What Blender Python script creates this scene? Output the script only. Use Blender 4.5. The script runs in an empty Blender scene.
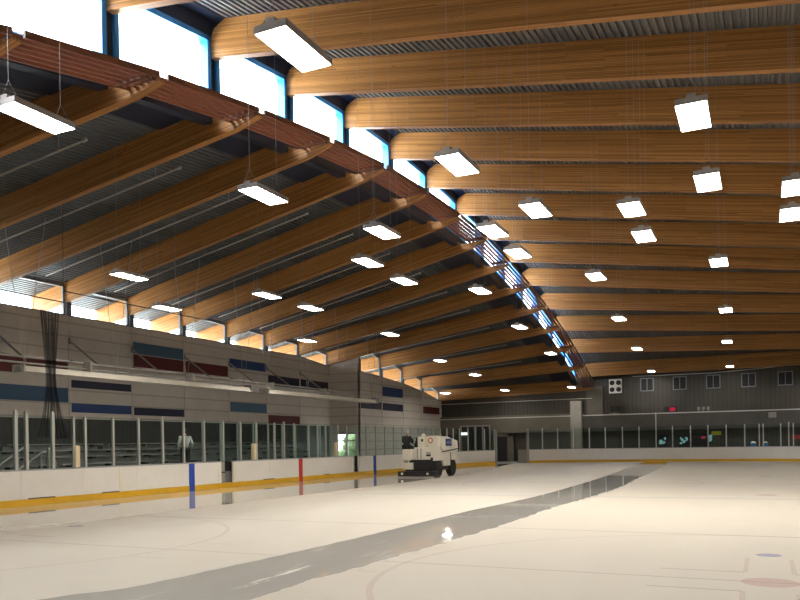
import bpy, bmesh, math, random
from mathutils import Vector, Matrix
random.seed(7)
SC = bpy.context.scene
COL = SC.collection
PI = math.pi

# ------------------------------------------------------------------ materials
def new_mat(name):
    m = bpy.data.materials.new(name)
    m.use_nodes = True
    nt = m.node_tree
    for n in list(nt.nodes):
        nt.nodes.remove(n)
    out = nt.nodes.new('ShaderNodeOutputMaterial')
    return m, nt, out

def N(nt, typ, **kw):
    n = nt.nodes.new(typ)
    for k, v in kw.items():
        setattr(n, k, v)
    return n

def setin(nt, node, key, v):
    if hasattr(v, 'links') or hasattr(v, 'is_linked'):
        nt.links.new(v, node.inputs[key])
    else:
        node.inputs[key].default_value = v

def MA(nt, op, a, b=None, clamp=False):
    n = N(nt, 'ShaderNodeMath', operation=op, use_clamp=clamp)
    setin(nt, n, 0, a)
    if b is not None:
        setin(nt, n, 1, b)
    return n.outputs[0]

def MIXC(nt, f, a, b):
    n = N(nt, 'ShaderNodeMix', data_type='RGBA')
    setin(nt, n, 0, f)
    for i, v in ((6, a), (7, b)):
        if isinstance(v, tuple):
            v = (*v[:3], 1)
        setin(nt, n, i, v)
    return n.outputs[2]

def bsdf(nt, out, color=(.5, .5, .5), rough=.5, metal=0.0, spec=.5):
    p = N(nt, 'ShaderNodeBsdfPrincipled')
    if isinstance(color, tuple):
        color = (*color[:3], 1)
    setin(nt, p, 'Base Color', color)
    setin(nt, p, 'Roughness', rough)
    setin(nt, p, 'Metallic', metal)
    setin(nt, p, 'Specular IOR Level', spec)
    nt.links.new(p.outputs[0], out.inputs[0])
    return p

def noise(nt, scale, detail=3, vec=None, stretch=None):
    t = N(nt, 'ShaderNodeTexNoise')
    t.inputs['Scale'].default_value = scale
    t.inputs['Detail'].default_value = detail
    tc = N(nt, 'ShaderNodeTexCoord')
    v = vec or tc.outputs['Object']
    if stretch:
        mp = N(nt, 'ShaderNodeMapping')
        mp.inputs['Scale'].default_value = stretch
        nt.links.new(v, mp.inputs[0])
        v = mp.outputs[0]
    nt.links.new(v, t.inputs['Vector'])
    return t.outputs['Fac']

def plain(name, color, rough=.5, metal=0.0, spec=.5, var=.12, scale=3.0, stretch=None):
    m, nt, out = new_mat(name)
    f = noise(nt, scale, 4, stretch=stretch)
    lo = tuple(c * (1 - var) for c in color)
    hi = tuple(min(1, c * (1 + var)) for c in color)
    bsdf(nt, out, MIXC(nt, f, lo, hi), rough, metal, spec)
    return m

def emit(name, color, strength):
    m, nt, out = new_mat(name)
    e = N(nt, 'ShaderNodeEmission')
    e.inputs[0].default_value = (*color, 1)
    e.inputs[1].default_value = strength
    nt.links.new(e.outputs[0], out.inputs[0])
    return m

def glulam(name, c1, c2, rough=.45):
    m, nt, out = new_mat(name)
    uv = N(nt, 'ShaderNodeUVMap')
    br = N(nt, 'ShaderNodeTexBrick')
    br.offset = .41
    br.inputs['Color1'].default_value = (*c1, 1)
    br.inputs['Color2'].default_value = (*c2, 1)
    br.inputs['Mortar'].default_value = (*[c * .55 for c in c1], 1)
    br.inputs['Scale'].default_value = 1.0
    br.inputs['Mortar Size'].default_value = .005
    br.inputs['Bias'].default_value = -.05
    br.inputs['Brick Width'].default_value = 5.3
    br.offset_frequency = 3
    br.squash = .7
    br.squash_frequency = 2
    br.inputs['Row Height'].default_value = .045
    nt.links.new(uv.outputs[0], br.inputs['Vector'])
    n1 = noise(nt, 4.0, 5, vec=uv.outputs[0], stretch=(.10, 9, 9))
    n2 = noise(nt, 2.2, 2, vec=uv.outputs[0], stretch=(2.2, 4, 4))
    k = N(nt, 'ShaderNodeValToRGB')
    k.color_ramp.elements[0].position = .66
    k.color_ramp.elements[1].position = .76
    nt.links.new(n2, k.inputs[0])
    col = MIXC(nt, MA(nt, 'MULTIPLY', n1, .5), br.outputs['Color'], tuple(min(1, c * 1.35) for c in c2))
    col = MIXC(nt, MA(nt, 'MULTIPLY', k.outputs[0], .45), col, tuple(c * .35 for c in c1))
    bsdf(nt, out, col, rough, 0, .35)
    return m

def glass(name, tint, fmul=1.0):
    m, nt, out = new_mat(name)
    tr = N(nt, 'ShaderNodeBsdfTransparent')
    tr.inputs[0].default_value = (*tint, 1)
    gl = N(nt, 'ShaderNodeBsdfGlossy')
    gl.inputs['Roughness'].default_value = .02
    lw = N(nt, 'ShaderNodeLayerWeight')
    lw.inputs['Blend'].default_value = .5
    f5 = MA(nt, 'POWER', lw.outputs['Facing'], 5.0)
    fr = MA(nt, 'ADD', MA(nt, 'MULTIPLY', f5, .9), .04)
    mx = N(nt, 'ShaderNodeMixShader')
    nt.links.new(MA(nt, 'MULTIPLY', fr, fmul, True), mx.inputs[0])
    nt.links.new(tr.outputs[0], mx.inputs[1])
    nt.links.new(gl.outputs[0], mx.inputs[2])
    nt.links.new(mx.outputs[0], out.inputs[0])
    return m

def netting(name):
    m, nt, out = new_mat(name)
    tr = N(nt, 'ShaderNodeBsdfTransparent')
    df = N(nt, 'ShaderNodeBsdfDiffuse')
    df.inputs[0].default_value = (.018, .02, .022, 1)
    tc = N(nt, 'ShaderNodeTexCoord')
    ck = N(nt, 'ShaderNodeTexChecker')
    ck.inputs['Scale'].default_value = 26
    nt.links.new(tc.outputs['Object'], ck.inputs[0])
    mx = N(nt, 'ShaderNodeMixShader')
    nt.links.new(MA(nt, 'ADD', MA(nt, 'MULTIPLY', ck.outputs['Fac'], .25), .22), mx.inputs[0])
    nt.links.new(tr.outputs[0], mx.inputs[1])
    nt.links.new(df.outputs[0], mx.inputs[2])
    nt.links.new(mx.outputs[0], out.inputs[0])
    return m

def ribbed(name, color, axis, pitch, rough=.5, metal=0.0, dark=.62, var=.15):
    """sheet cladding whose ribs run across `axis` (0 x, 1 y, 2 z)"""
    m, nt, out = new_mat(name)
    g = N(nt, 'ShaderNodeNewGeometry')
    s = N(nt, 'ShaderNodeSeparateXYZ')
    nt.links.new(g.outputs['Position'], s.inputs[0])
    fr = MA(nt, 'FRACT', MA(nt, 'DIVIDE', s.outputs[axis], pitch))
    ln = MA(nt, 'LESS_THAN', fr, .12)
    st = [1.2, 1.2, 1.2]
    for i in range(3):
        if i != axis and i == 2:
            st[i] = .12
    n1 = noise(nt, 1.0, 5, vec=g.outputs['Position'], stretch=tuple(st))
    base = MIXC(nt, n1, tuple(c * (1 - var * 2) for c in color), tuple(c * (1 + var * 2) for c in color))
    col = MIXC(nt, ln, base, tuple(c * dark for c in color))
    bsdf(nt, out, col, rough, metal, .4)
    return m

def curve_node(nt, val, pts):
    n = N(nt, 'ShaderNodeFloatCurve')
    c = n.mapping.curves[0]
    n.mapping.use_clip = False
    while len(c.points) > 2:
        c.points.remove(c.points[-1])
    c.points[0].location = pts[0]
    c.points[1].location = pts[-1]
    for p in pts[1:-1]:
        c.points.new(*p)
    n.mapping.update()
    setin(nt, n, 'Value', val)
    return n.outputs[0]

def ice_material():
    m, nt, out = new_mat('ice')
    g = N(nt, 'ShaderNodeNewGeometry')
    s = N(nt, 'ShaderNodeSeparateXYZ')
    nt.links.new(g.outputs['Position'], s.inputs[0])
    X, Y = s.outputs[0], s.outputs[1]
    yn = MA(nt, 'DIVIDE', Y, 62.0, True)
    rag = MA(nt, 'MULTIPLY', MA(nt, 'SUBTRACT', noise(nt, 2.2, 5, vec=g.outputs['Position']), .5), .35)
    def edge(pts):
        o = curve_node(nt, yn, [(y / 62.0, (x + 12) / 16) for x, y in pts])
        return MA(nt, 'SUBTRACT', MA(nt, 'MULTIPLY', o, 16.0), 12.0)
    L = edge([(-.9, 0), (-.6, 5.7), (-.2, 6.6), (-.08, 8), (.07, 11), (.12, 17), (.36, 22.1), (.26, 28.2), (-.08, 36.5), (-1.0, 50), (-1.6, 62)])
    R = edge([(1.5, 0), (1.65, 7.2), (1.8, 10), (1.95, 15), (1.9, 18), (2.06, 24), (2.05, 28), (1.7, 35), (1.41, 42.6), (.84, 51.8), (.2, 62)])
    W = edge([(-7.2, 0), (-7.25, 20), (-7.35, 33), (-8.2, 42), (-10.4, 55), (-11.5, 62)])
    def soft(a, b, w=.05):   # a > b
        return MA(nt, 'DIVIDE', MA(nt, 'SUBTRACT', a, b), w, True)
    Xl = MA(nt, 'ADD', X, MA(nt, 'MULTIPLY', rag, .25))
    Xr = MA(nt, 'ADD', X, rag)
    strip = MA(nt, 'MULTIPLY', soft(Xl, L), soft(R, Xr))
    scuff = N(nt, 'ShaderNodeValToRGB')
    scuff.color_ramp.elements[0].position = .56
    scuff.color_ramp.elements[1].position = .66
    nt.links.new(noise(nt, 1.0, 5, vec=g.outputs['Position'], stretch=(3.2, .55, 1)), scuff.inputs[0])
    near = MA(nt, 'SUBTRACT', 1.0, MA(nt, 'DIVIDE', Y, 16.0, True))
    sc = MA(nt, 'MULTIPLY', MA(nt, 'MULTIPLY', scuff.outputs[0], near), .95)
    strip = MA(nt, 'MULTIPLY', strip, MA(nt, 'SUBTRACT', 1.0, sc))
    lap = soft(W, Xl)
    wet = MA(nt, 'MAXIMUM', strip, lap)
    # painted lines, symmetric about both axes of the rink
    aX = MA(nt, 'ABSOLUTE', X)
    aY = MA(nt, 'ABSOLUTE', MA(nt, 'SUBTRACT', Y, 30.48))      # 0 at the centre line
    def near_(v, c, w):
        return MA(nt, 'LESS_THAN', MA(nt, 'ABSOLUTE', MA(nt, 'SUBTRACT', v, c)), w)
    def hyp(a, b):
        return MA(nt, 'SQRT', MA(nt, 'ADD', MA(nt, 'MULTIPLY', a, a), MA(nt, 'MULTIPLY', b, b)))
    def OR(*a):
        r = a[0]
        for b in a[1:]:
            r = MA(nt, 'MAXIMUM', r, b)
        return r
    def AND(*a):
        r = a[0]
        for b in a[1:]:
            r = MA(nt, 'MULTIPLY', r, b)
        return r
    dX = MA(nt, 'SUBTRACT', aX, 6.7)
    dY = MA(nt, 'SUBTRACT', aY, 21.03)
    adX, adY = MA(nt, 'ABSOLUTE', dX), MA(nt, 'ABSOLUTE', dY)
    rE = hyp(dX, dY)
    thin = OR(near_(aY, 16.46, .05), near_(aY, 21.03, .03), near_(aY, 27.1, .03))
    ring = near_(rE, 4.57, .04)
    hx = AND(near_(adX, .78, .5), near_(adY, .65, .03))
    hy = AND(near_(adX, .27, .03), near_(adY, 1.28, .63))
    tick = AND(near_(adX, 4.95, .35), near_(adY, .85, .03))
    spot = MA(nt, 'LESS_THAN', rE, .31)
    nspot = MA(nt, 'LESS_THAN', hyp(dX, MA(nt, 'SUBTRACT', aY, 6.0)), .3)
    bspot = MA(nt, 'LESS_THAN', hyp(dX, MA(nt, 'SUBTRACT', aY, 18.75)), .17)
    blue = near_(aY, 7.62, .15)
    redl = MA(nt, 'LESS_THAN', aY, .15)
    cring = near_(hyp(X, aY), 4.57, .04)
    dirt = noise(nt, 1.3, 5, vec=g.outputs['Position'], stretch=(1, .4, 1))
    base = MIXC(nt, dirt, (.50, .457, .392), (.56, .515, .445))
    mott = noise(nt, 26, 2, vec=g.outputs['Position'])
    lm = MA(nt, 'ADD', .55, MA(nt, 'MULTIPLY', mott, .5))
    def lay(c, mask, colr, k):
        return MIXC(nt, MA(nt, 'MULTIPLY', MA(nt, 'MULTIPLY', mask, k), lm), c, colr)
    base = lay(base, OR(thin, hx), (.27, .21, .21), .6)
    base = lay(base, OR(ring, tick, cring, hy), (.36, .20, .18), .36)
    base = lay(base, OR(spot, nspot), (.38, .19, .17), .62)
    base = lay(base, OR(redl), (.45, .28, .27), .55)
    base = lay(base, blue, (.30, .31, .36), .6)
    base = lay(base, bspot, (.16, .17, .33), .85)
    wcol = MIXC(nt, MA(nt, 'MULTIPLY', strip, 1.0), base, (.46, .44, .41))
    p = bsdf(nt, out, wcol, .5, 0, .5)
    ro = N(nt, 'ShaderNodeMix')
    nt.links.new(wet, ro.inputs[0])
    ro.inputs[2].default_value = .62
    ro.inputs[3].default_value = .03
    nt.links.new(ro.outputs[0], p.inputs['Roughness'])
    p.inputs['IOR'].default_value = 1.33
    return m

M = {}
M['ice'] = ice_material()
M['wood'] = glulam('glulam_pine', (.17, .062, .014), (.54, .255, .075))
M['slatwood'] = glulam('louvre_cedar', (.15, .05, .024), (.25, .095, .045))
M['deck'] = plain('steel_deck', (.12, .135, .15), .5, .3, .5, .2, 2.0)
M['deck_lit'] = plain('steel_deck_lit', (.18, .18, .178), .5, .2, .5, .2, 2.0)  # same steel deck, lightened to carry the clerestory light on the right roof
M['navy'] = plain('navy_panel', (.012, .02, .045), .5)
M['blue'] = plain('blue_frame', (.04, .30, .75), .4)
M['steel'] = plain('grey_steel', (.20, .22, .24), .45, .2)
M['roofing'] = plain('white_bounce_roof', (.74, .74, .73), .9)  # unseen roof top, made white to bounce daylight into the clerestory
M['white'] = plain('white_board', (.78, .75, .70), .35, 0, .5, .05, 2.5)
M['cap'] = plain('board_cap', (.35, .36, .38), .45)
M['yellow'] = plain('yellow_kick', (.70, .40, .012), .4)
M['bluemark'] = plain('blue_mark', (.012, .06, .40), .4)
M['redmark'] = plain('red_mark', (.50, .018, .02), .4)
M['post'] = plain('aluminium', (.50, .50, .47), .4, .5)
M['pad'] = plain('tan_pad', (.72, .60, .40), .6)
M['dark'] = plain('dark_void', (.012, .012, .013), .7)
M['scuff'] = plain('rubber_strip', (.10, .08, .06), .7)
M['glass'] = glass('rink_glass', (.88, .94, .93), .5)
M['pane'] = glass('window_glass', (.93, .96, .97), .8)
M['net'] = netting('net')
M['lwall'] = ribbed('pale_cladding', (.66, .61, .555), 2, .62, .6, 0, .72, .06)
M['lowwall'] = ribbed('dark_wainscot', (.055, .054, .052), 1, .3, .6)
M['fwall'] = ribbed('dark_cladding', (.062, .057, .048), 0, .34, .6, .1, .6, .2)
M['fband'] = ribbed('band_cladding', (.075, .072, .064), 2, .16, .55, .2, .7, .16)
M['fleft'] = ribbed('band_concrete', (.125, .113, .09), 2, .2, .6, 0, .85, .12)
M['fdark'] = ribbed('recess_boards', (.055, .052, .043), 0, .3, .7)
M['conc'] = plain('concrete', (.26, .25, .225), .85, 0, .3, .2, 1.5)
M['slab'] = plain('concrete_slab', (.22, .215, .21), .8, 0, .3, .2, 1.0)
M['p_lblue'] = plain('panel_light_blue', (.065, .16, .27), .5)
M['p_blue'] = plain('panel_blue', (.02, .065, .23), .5)
M['p_teal'] = plain('panel_steel_blue', (.04, .10, .19), .5)
M['p_navy'] = plain('panel_navy', (.012, .016, .05), .5)
M['p_red'] = plain('panel_maroon', (.11, .014, .018), .5)
M['hood'] = plain('heater_hood', (.78, .74, .64), .35, .1)
M['pipe'] = plain('pale_pipe', (.55, .54, .51), .45, .3)
M['led'] = emit('led_diffuser', (1.0, .93, .82), 46.0)
M['housing'] = plain('light_housing', (.45, .42, .40), .4, .3)
M['wire'] = plain('wire', (.36, .35, .34), .4, .3)
M['black'] = plain('black_plastic', (.012, .012, .013), .5)
M['rubber'] = plain('tyre', (.02, .02, .02), .8)
M['zwhite'] = plain('machine_white', (.78, .74, .64), .35, 0, .5, .05)
M['zgrey'] = plain('machine_grey', (.30, .29, .27), .5)
M['zblue'] = plain('decal_blue', (.03, .07, .28), .4)
M['orange'] = plain('decal_orange', (.62, .18, .08), .5)
M['lamp_off'] = plain('lamp_lens', (.75, .70, .62), .3)
M['skin'] = plain('skin', (.45, .26, .18), .55)
M['hair_dark'] = plain('hair_dark', (.012, .01, .009), .6)
M['hair_pale'] = plain('pale_cap', (.50, .48, .43), .6)
M['shirt'] = plain('pale_shirt', (.52, .50, .50), .8)
M['trousers'] = plain('dark_trousers', (.012, .012, .014), .8)
M['jacket'] = plain('black_jacket', (.014, .015, .017), .8)
M['bench'] = plain('bench_aluminium', (.27, .265, .25), .5, .3)
M['doorlit'] = glass('door_glass', (.95, .97, .96), .6)
M['sign_lit'] = emit('exit_sign_face', (.95, 1.0, .97), 1.5)
M['sign_yellow'] = plain('yellow_sign', (.55, .50, .02), .5)
M['sign_red'] = plain('red_sign', (.40, .02, .03), .5)
M['redlit'] = emit('red_display', (1.0, .05, .12), .3)
M['teal_refl'] = emit('lobby_reflection', (.35, .62, .6), .35)  # weak glow standing in for reflections in the lobby windows
M['binblue'] = plain('blue_bin', (.05, .22, .42), .5)
M['leaf'] = plain('green_hedge', (.035, .05, .02), .9, 0, .2, .5, 2.0)
M['ground'] = plain('asphalt', (.35, .34, .31), .9)

# ------------------------------------------------------------------ mesh helpers
WL = {}                       # world location of every object built

def box(bm, x0, x1, y0, y1, z0, z1, mi=0):
    vs = [bm.verts.new((x, y, z)) for x in (x0, x1) for y in (y0, y1) for z in (z0, z1)]
    for f in ((0, 1, 3, 2), (4, 6, 7, 5), (0, 4, 5, 1), (2, 3, 7, 6), (0, 2, 6, 4), (1, 5, 7, 3)):
        bm.faces.new([vs[i] for i in f]).material_index = mi

def hexa(bm, pts, mi=0):
    """8 points: 4 of one end, 4 of the other, same winding"""
    v = [bm.verts.new(p) for p in pts]
    fs = [(3, 2, 1, 0), (4, 5, 6, 7)] + [(i, (i + 1) % 4, 4 + (i + 1) % 4, 4 + i) for i in range(4)]
    for f in fs:
        bm.faces.new([v[i] for i in f]).material_index = mi

def prism(bm, poly, axis, a, b, mi=0):
    """extrude a 2-D polygon along an axis between a and b"""
    def P(p, t):
        return {0: (t, p[0], p[1]), 1: (p[0], t, p[1]), 2: (p[0], p[1], t)}[axis]
    A = [bm.verts.new(P(p, a)) for p in poly]
    B = [bm.verts.new(P(p, b)) for p in poly]
    n = len(poly)
    bm.faces.new(A[::-1]).material_index = mi
    bm.faces.new(B).material_index = mi
    for i in range(n):
        bm.faces.new((A[i], A[(i + 1) % n], B[(i + 1) % n], B[i])).material_index = mi

def tube(bm, p, q, r, n=8, mi=0, r2=None):
    p, q = Vector(p), Vector(q)
    d = (q - p).normalized()
    u = d.orthogonal().normalized()
    w = d.cross(u)
    r2 = r if r2 is None else r2
    A = [bm.verts.new(p + (u * math.cos(2 * PI * i / n) + w * math.sin(2 * PI * i / n)) * r) for i in range(n)]
    B = [bm.verts.new(q + (u * math.cos(2 * PI * i / n) + w * math.sin(2 * PI * i / n)) * r2) for i in range(n)]
    bm.faces.new(A[::-1]).material_index = mi
    bm.faces.new(B).material_index = mi
    for i in range(n):
        bm.faces.new((A[i], A[(i + 1) % n], B[(i + 1) % n], B[i])).material_index = mi

def sphere(bm, c, r, sc=(1, 1, 1), seg=12):
    res = bmesh.ops.create_uvsphere(bm, u_segments=seg, v_segments=seg // 2 + 2, radius=r)
    for v in res['verts']:
        v.co = Vector((v.co.x * sc[0], v.co.y * sc[1], v.co.z * sc[2])) + Vector(c)

def BM():
    return bmesh.new()

XF = None
def obj(name, bm, mats, parent=None, bevel=0, kind=None, origin=None, smooth=False):
    if XF:
        for v in bm.verts:
            v.co = XF(v.co)
    bmesh.ops.recalc_face_normals(bm, faces=bm.faces[:])
    xs = [v.co for v in bm.verts]
    if origin is None:
        lo = Vector([min(v[i] for v in xs) for i in range(3)])
        hi = Vector([max(v[i] for v in xs) for i in range(3)])
        origin = Vector(((lo.x + hi.x) / 2, (lo.y + hi.y) / 2, lo.z))
    origin = Vector(origin)
    for v in bm.verts:
        v.co -= origin
    me = bpy.data.meshes.new(name)
    bm.to_mesh(me)
    bm.free()
    if not isinstance(mats, (list, tuple)):
        mats = [mats]
    for m in mats:
        me.materials.append(M[m] if isinstance(m, str) else m)
    if smooth:
        for p in me.polygons:
            p.use_smooth = True
    o = bpy.data.objects.new(name, me)
    COL.objects.link(o)
    place(o, origin, parent)
    if bevel:
        b = o.modifiers.new('bevel', 'BEVEL')
        b.width = bevel
        b.segments = 2
        b.limit_method = 'ANGLE'
    if kind:
        o['kind'] = kind
    return o

def place(o, origin, parent):
    origin = Vector(origin)
    WL[o.name] = origin
    if parent is not None:
        o.parent = parent
        o.location = origin - WL[parent.name]
    else:
        o.location = origin

def tag(o, label, cat, group=None):
    o['label'] = label
    o['category'] = cat
    if group:
        o['group'] = group
    return o

def thing(name, label, cat, loc, group=None):
    o = bpy.data.objects.new(name, None)
    COL.objects.link(o)
    o.empty_display_size = .2
    place(o, loc, None)
    return tag(o, label, cat, group)

def struct_empty(name, loc):
    o = bpy.data.objects.new(name, None)
    COL.objects.link(o)
    place(o, loc, None)
    o['kind'] = 'structure'
    return o

def dup(root, delta, label):
    r = root.copy()
    COL.objects.link(r)
    r.location = Vector(root.location) + Vector(delta)
    WL[r.name] = Vector(r.location)
    r['label'] = label
    for ch in list(root.children):
        c = ch.copy()
        COL.objects.link(c)
        c.parent = r
        for g in ch.children:
            d = g.copy()
            COL.objects.link(d)
            d.parent = c
    return r

ORD = ['zeroth', 'first', 'second', 'third', 'fourth', 'fifth', 'sixth', 'seventh', 'eighth', 'ninth', 'tenth', 'eleventh', 'twelfth',
       'thirteenth', 'fourteenth', 'fifteenth', 'sixteenth', 'seventeenth', 'eighteenth', 'nineteenth', 'twentieth', 'twenty-first',
       'twenty-second', 'twenty-third', 'twenty-fourth', 'twenty-fifth', 'twenty-sixth', 'twenty-seventh', 'twenty-eighth',
       'twenty-ninth', 'thirtieth', 'thirty-first', 'thirty-second', 'thirty-third', 'thirty-fourth', 'thirty-fifth', 'thirty-sixth', 'thirty-seventh', 'thirty-eighth', 'thirty-ninth', 'fortieth']

def lerp(a, b, t):
    return a + (b - a) * t

# ------------------------------------------------------------------ the frames of the building (metres; y runs down the rink)
FY = lambda k: 13.8 + 3.93 * k
KS = list(range(-3, 14))
TIP = {-3: 7.05, -2: 8.3, -1: 9.4, 0: 10.25, 1: 10.92, 2: 11.47, 3: 11.88, 4: 12.06, 5: 12.1, 6: 11.97, 7: 11.55, 8: 11.0, 9: 10.32, 10: 9.5, 11: 8.55, 12: 7.42, 13: 6.02}
LWZ = {-3: 6.6, -2: 7.4, -1: 8.0, 0: 8.3, 1: 8.4, 2: 8.45, 3: 8.46, 4: 8.42, 5: 8.4, 6: 8.25, 7: 8.12, 8: 7.93, 9: 7.6, 10: 7.25, 11: 6.72, 12: 6.25, 13: 5.45}   # underside at x -22
RZL = {-3: 8.6, -2: 10.2, -1: 11.4, 0: 12.25, 1: 12.85, 2: 13.36, 3: 13.69, 4: 13.8, 5: 13.72, 6: 13.48, 7: 13.11, 8: 12.68, 9: 11.95, 10: 10.97, 11: 9.94, 12: 8.65, 13: 7.0}
RZR = {-3: 7.9, -2: 8.9, -1: 9.7, 0: 10.3, 1: 10.6, 2: 10.83, 3: 10.98, 4: 11.06, 5: 11.09, 6: 10.99, 7: 10.78, 8: 10.47, 9: 9.95, 10: 9.37, 11: 8.74, 12: 7.92, 13: 7.07}
XT, XG, XGL, XL, XL2, XR = -5.85, -7.6, -7.8, -22.3, -19.9, 17.5
DL, DR = .95, 1.1          # rafter depths
YN, YFW = -1.6, 65.3       # near and far walls

def lz(k, x):              # underside of a left rafter
    return lerp(LWZ[k], TIP[k] - .14, (x + 22.0) / (XT + 22.0))

def rz(k, x):
    return lerp(RZL[k], RZR[k], (x + 7.6) / 15.6)

def interp(fn, y, x):
    t = (y - 13.8) / 3.93
    k = int(math.floor(t))
    k = max(-3, min(12, k))
    return lerp(fn(k, x), fn(k + 1, x), t - k)

def ldeck(k, x):
    return lz(k, x) + DL
def rdeck(k, x):
    return rz(k, x) + DR

def uvmap(o, fn):
    me = o.data
    uv = me.uv_layers.new(name='UVMap')
    for p in me.polygons:
        n = p.normal
        for li in p.loop_indices:
            co = me.vertices[me.loops[li].vertex_index].co + o.location
            uv.data[li].uv = fn(co, n)

# left rafters
for i, k in enumerate(KS):
    if k < -2:
        continue
    y = FY(k)
    xe = -24.6
    b = lambda x: lz(k, x)
    poly = [(xe, b(xe) + .35), (xe + .5, b(xe + .5)), (XT - .95, b(XT - .95)), (XT - .13, TIP[k] - .04), (XT - .13, TIP[k] + .01), (-7.15, b(-7.15) + .36),
            (-7.6, b(-7.6) + .62), (-7.8, b(-7.8) + .8), (-8.1, b(-8.1) + .92), (-8.4, b(-8.4) + DL), (xe, b(xe) + DL)]
    bm = BM()
    prism(bm, poly, 1, y - .11, y + .11)
    o = obj('glulam_rafter', bm, 'wood')
    sl = (b(0) - b(-10)) / 10
    uvmap(o, lambda co, n, k=k: (co.x + k * 7.3, (co.z - lz(k, co.x)) if abs(n.y) > .5 else co.y + k))
    n = 14 - k
    tag(o, 'glulam rafter under the left roof, sloping up to the louvre, %s from the far wall' % ORD[n], 'rafter', 'left roof rafters')
# right rafters
for k in KS:
    if k < -2:
        continue
    y = FY(k)
    poly = [(XG, rz(k, XG)), (XR, rz(k, XR)), (XR, rz(k, XR) + DR), (XG + .55, rz(k, XG + .55) + DR), (XG + .12, rz(k, XG) + DR - .3), (XG, rz(k, XG) + DR - .55)]
    bm = BM()
    prism(bm, poly, 1, y - .11, y + .11)
    o = obj('glulam_rafter', bm, 'wood')
    uvmap(o, lambda co, n, k=k: (co.x + k * 5.1 + 40, (co.z - rz(k, co.x)) if abs(n.y) > .5 else co.y + k))
    tag(o, 'long glulam rafter over the ice running off right, %s one from the far wall' % ORD[14 - k], 'rafter', 'right roof rafters')

# corrugated deck, one sheet per roof half (ribs run down the rink)
def deck(name, x0, x1, fn, mat='deck', pitch=.2, depth=.075):
    ys = [YN] + [FY(k) for k in KS] + [YFW + .2]
    def zz(y, x):
        return interp(fn, y, x)
    xs = []
    x = x0
    while x < x1:
        for d, h in ((0, 0), (.085, 0), (.105, 1), (.18, 1)):
            xs.append((x + d * pitch / .2, h * depth))
        x += pitch
    bm = BM()
    rows = []
    for y in ys:
        rows.append([bm.verts.new((x, y, zz(y, x) + h)) for x, h in xs])
    for a, b in zip(rows, rows[1:]):
        for i in range(len(a) - 1):
            bm.faces.new((a[i], a[i + 1], b[i + 1], b[i]))
    # flat roofing above
    top = [[bm.verts.new((x, y, zz(y, x) + .35)) for x in (x0, x1)] for y in ys]
    for a, b in zip(top, top[1:]):
        bm.faces.new((a[0], b[0], b[1], a[1])).material_index = 1
    bm.faces.new([r[0] for r in top] + [r[0] for r in rows][::-1]).material_index = 1
    bm.faces.new([r[1] for r in top] + [r[-1] for r in rows][::-1]).material_index = 1
    o = obj(name, bm, [mat, 'roofing'], kind='structure', origin=(0, 0, 0))
    return o
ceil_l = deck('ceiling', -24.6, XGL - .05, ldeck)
ceil_r = deck('ceiling', XGL - .2, XR, rdeck, 'deck_lit')
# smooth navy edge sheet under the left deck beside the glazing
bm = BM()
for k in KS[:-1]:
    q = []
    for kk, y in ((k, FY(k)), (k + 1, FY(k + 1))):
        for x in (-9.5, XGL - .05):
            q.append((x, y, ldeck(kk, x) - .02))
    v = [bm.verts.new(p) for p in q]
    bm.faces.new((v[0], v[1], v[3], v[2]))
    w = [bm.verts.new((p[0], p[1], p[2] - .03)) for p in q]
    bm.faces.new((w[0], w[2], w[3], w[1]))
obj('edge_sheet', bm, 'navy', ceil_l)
bm = BM()
for k in KS[:-1]:
    q = [(XG + .02, FY(kk), rdeck(kk, XG + .02) - .02 - .0) for kk in (k, k + 1)] + [(XG + .5, FY(kk), rdeck(kk, XG + .5) - .02) for kk in (k + 1, k)]
    v = [bm.verts.new(p) for p in q]
    bm.faces.new(v)
obj('edge_sheet', bm, 'navy', ceil_r)

# sunshade louvre: one unit of six slats per bay
def louvre(k, last):
    ya, yb = FY(k) + .0, FY(k + 1) - .0
    za, zb = TIP[k], TIP[k + 1]
    t = thing('louvre_bay', 'reddish wooden louvre of six slats below the clerestory, %s bay from the far wall' % ORD[13 - k], 'louvre',
              (-6.3, (ya + yb) / 2, min(za, zb)), 'sunshade louvre bays')
    for s in range(6):
        x = XT - .06 - .19 * s
        dz = -.10 * s * .19 + .03
        g = .14 if s == 0 else .005
        h0, h1 = .0, (.15 if s == 0 else .13)
        yy0, yy1 = ya + g, yb - g
        z0, z1 = lerp(za, zb, g / 3.93) + dz, lerp(za, zb, 1 - g / 3.93) + dz
        bm = BM()
        w = .06
        hexa(bm, [(x - w, yy0, z0 + h0), (x, yy0, z0 + h0), (x, yy0, z0 + h1), (x - w, yy0, z0 + h1),
                  (x - w, yy1, z1 + h0), (x, yy1, z1 + h0), (x, yy1, z1 + h1), (x - w, yy1, z1 + h1)])
        o = obj('slat', bm, 'slatwood', t)
        off = Vector(WL[o.name])
        me = o.data
        uv = me.uv_layers.new(name='UVMap')
        for p in me.polygons:
            for li in p.loop_indices:
                co = me.vertices[me.loops[li].vertex_index].co
                uv.data[li].uv = (co.y + s * 1.7 + k * 3, co.z + co.x)
    # spacer battens across the slats at the rafter
    for yy in ((yb - .35, yb - .55) if not last else (yb - .35,)):
        z = lerp(za, zb, (yy - ya) / 3.93)
        bm = BM()
        box(bm, XT - 1.05, XT - .1, yy - .04, yy + .04, z - .06, z - .0)
        o = obj('batten', bm, 'slatwood', t)
        uvmap(o, lambda co, n: (co.x, co.z))
for k in KS[1:-1]:
    louvre(k, k == 12)

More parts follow.
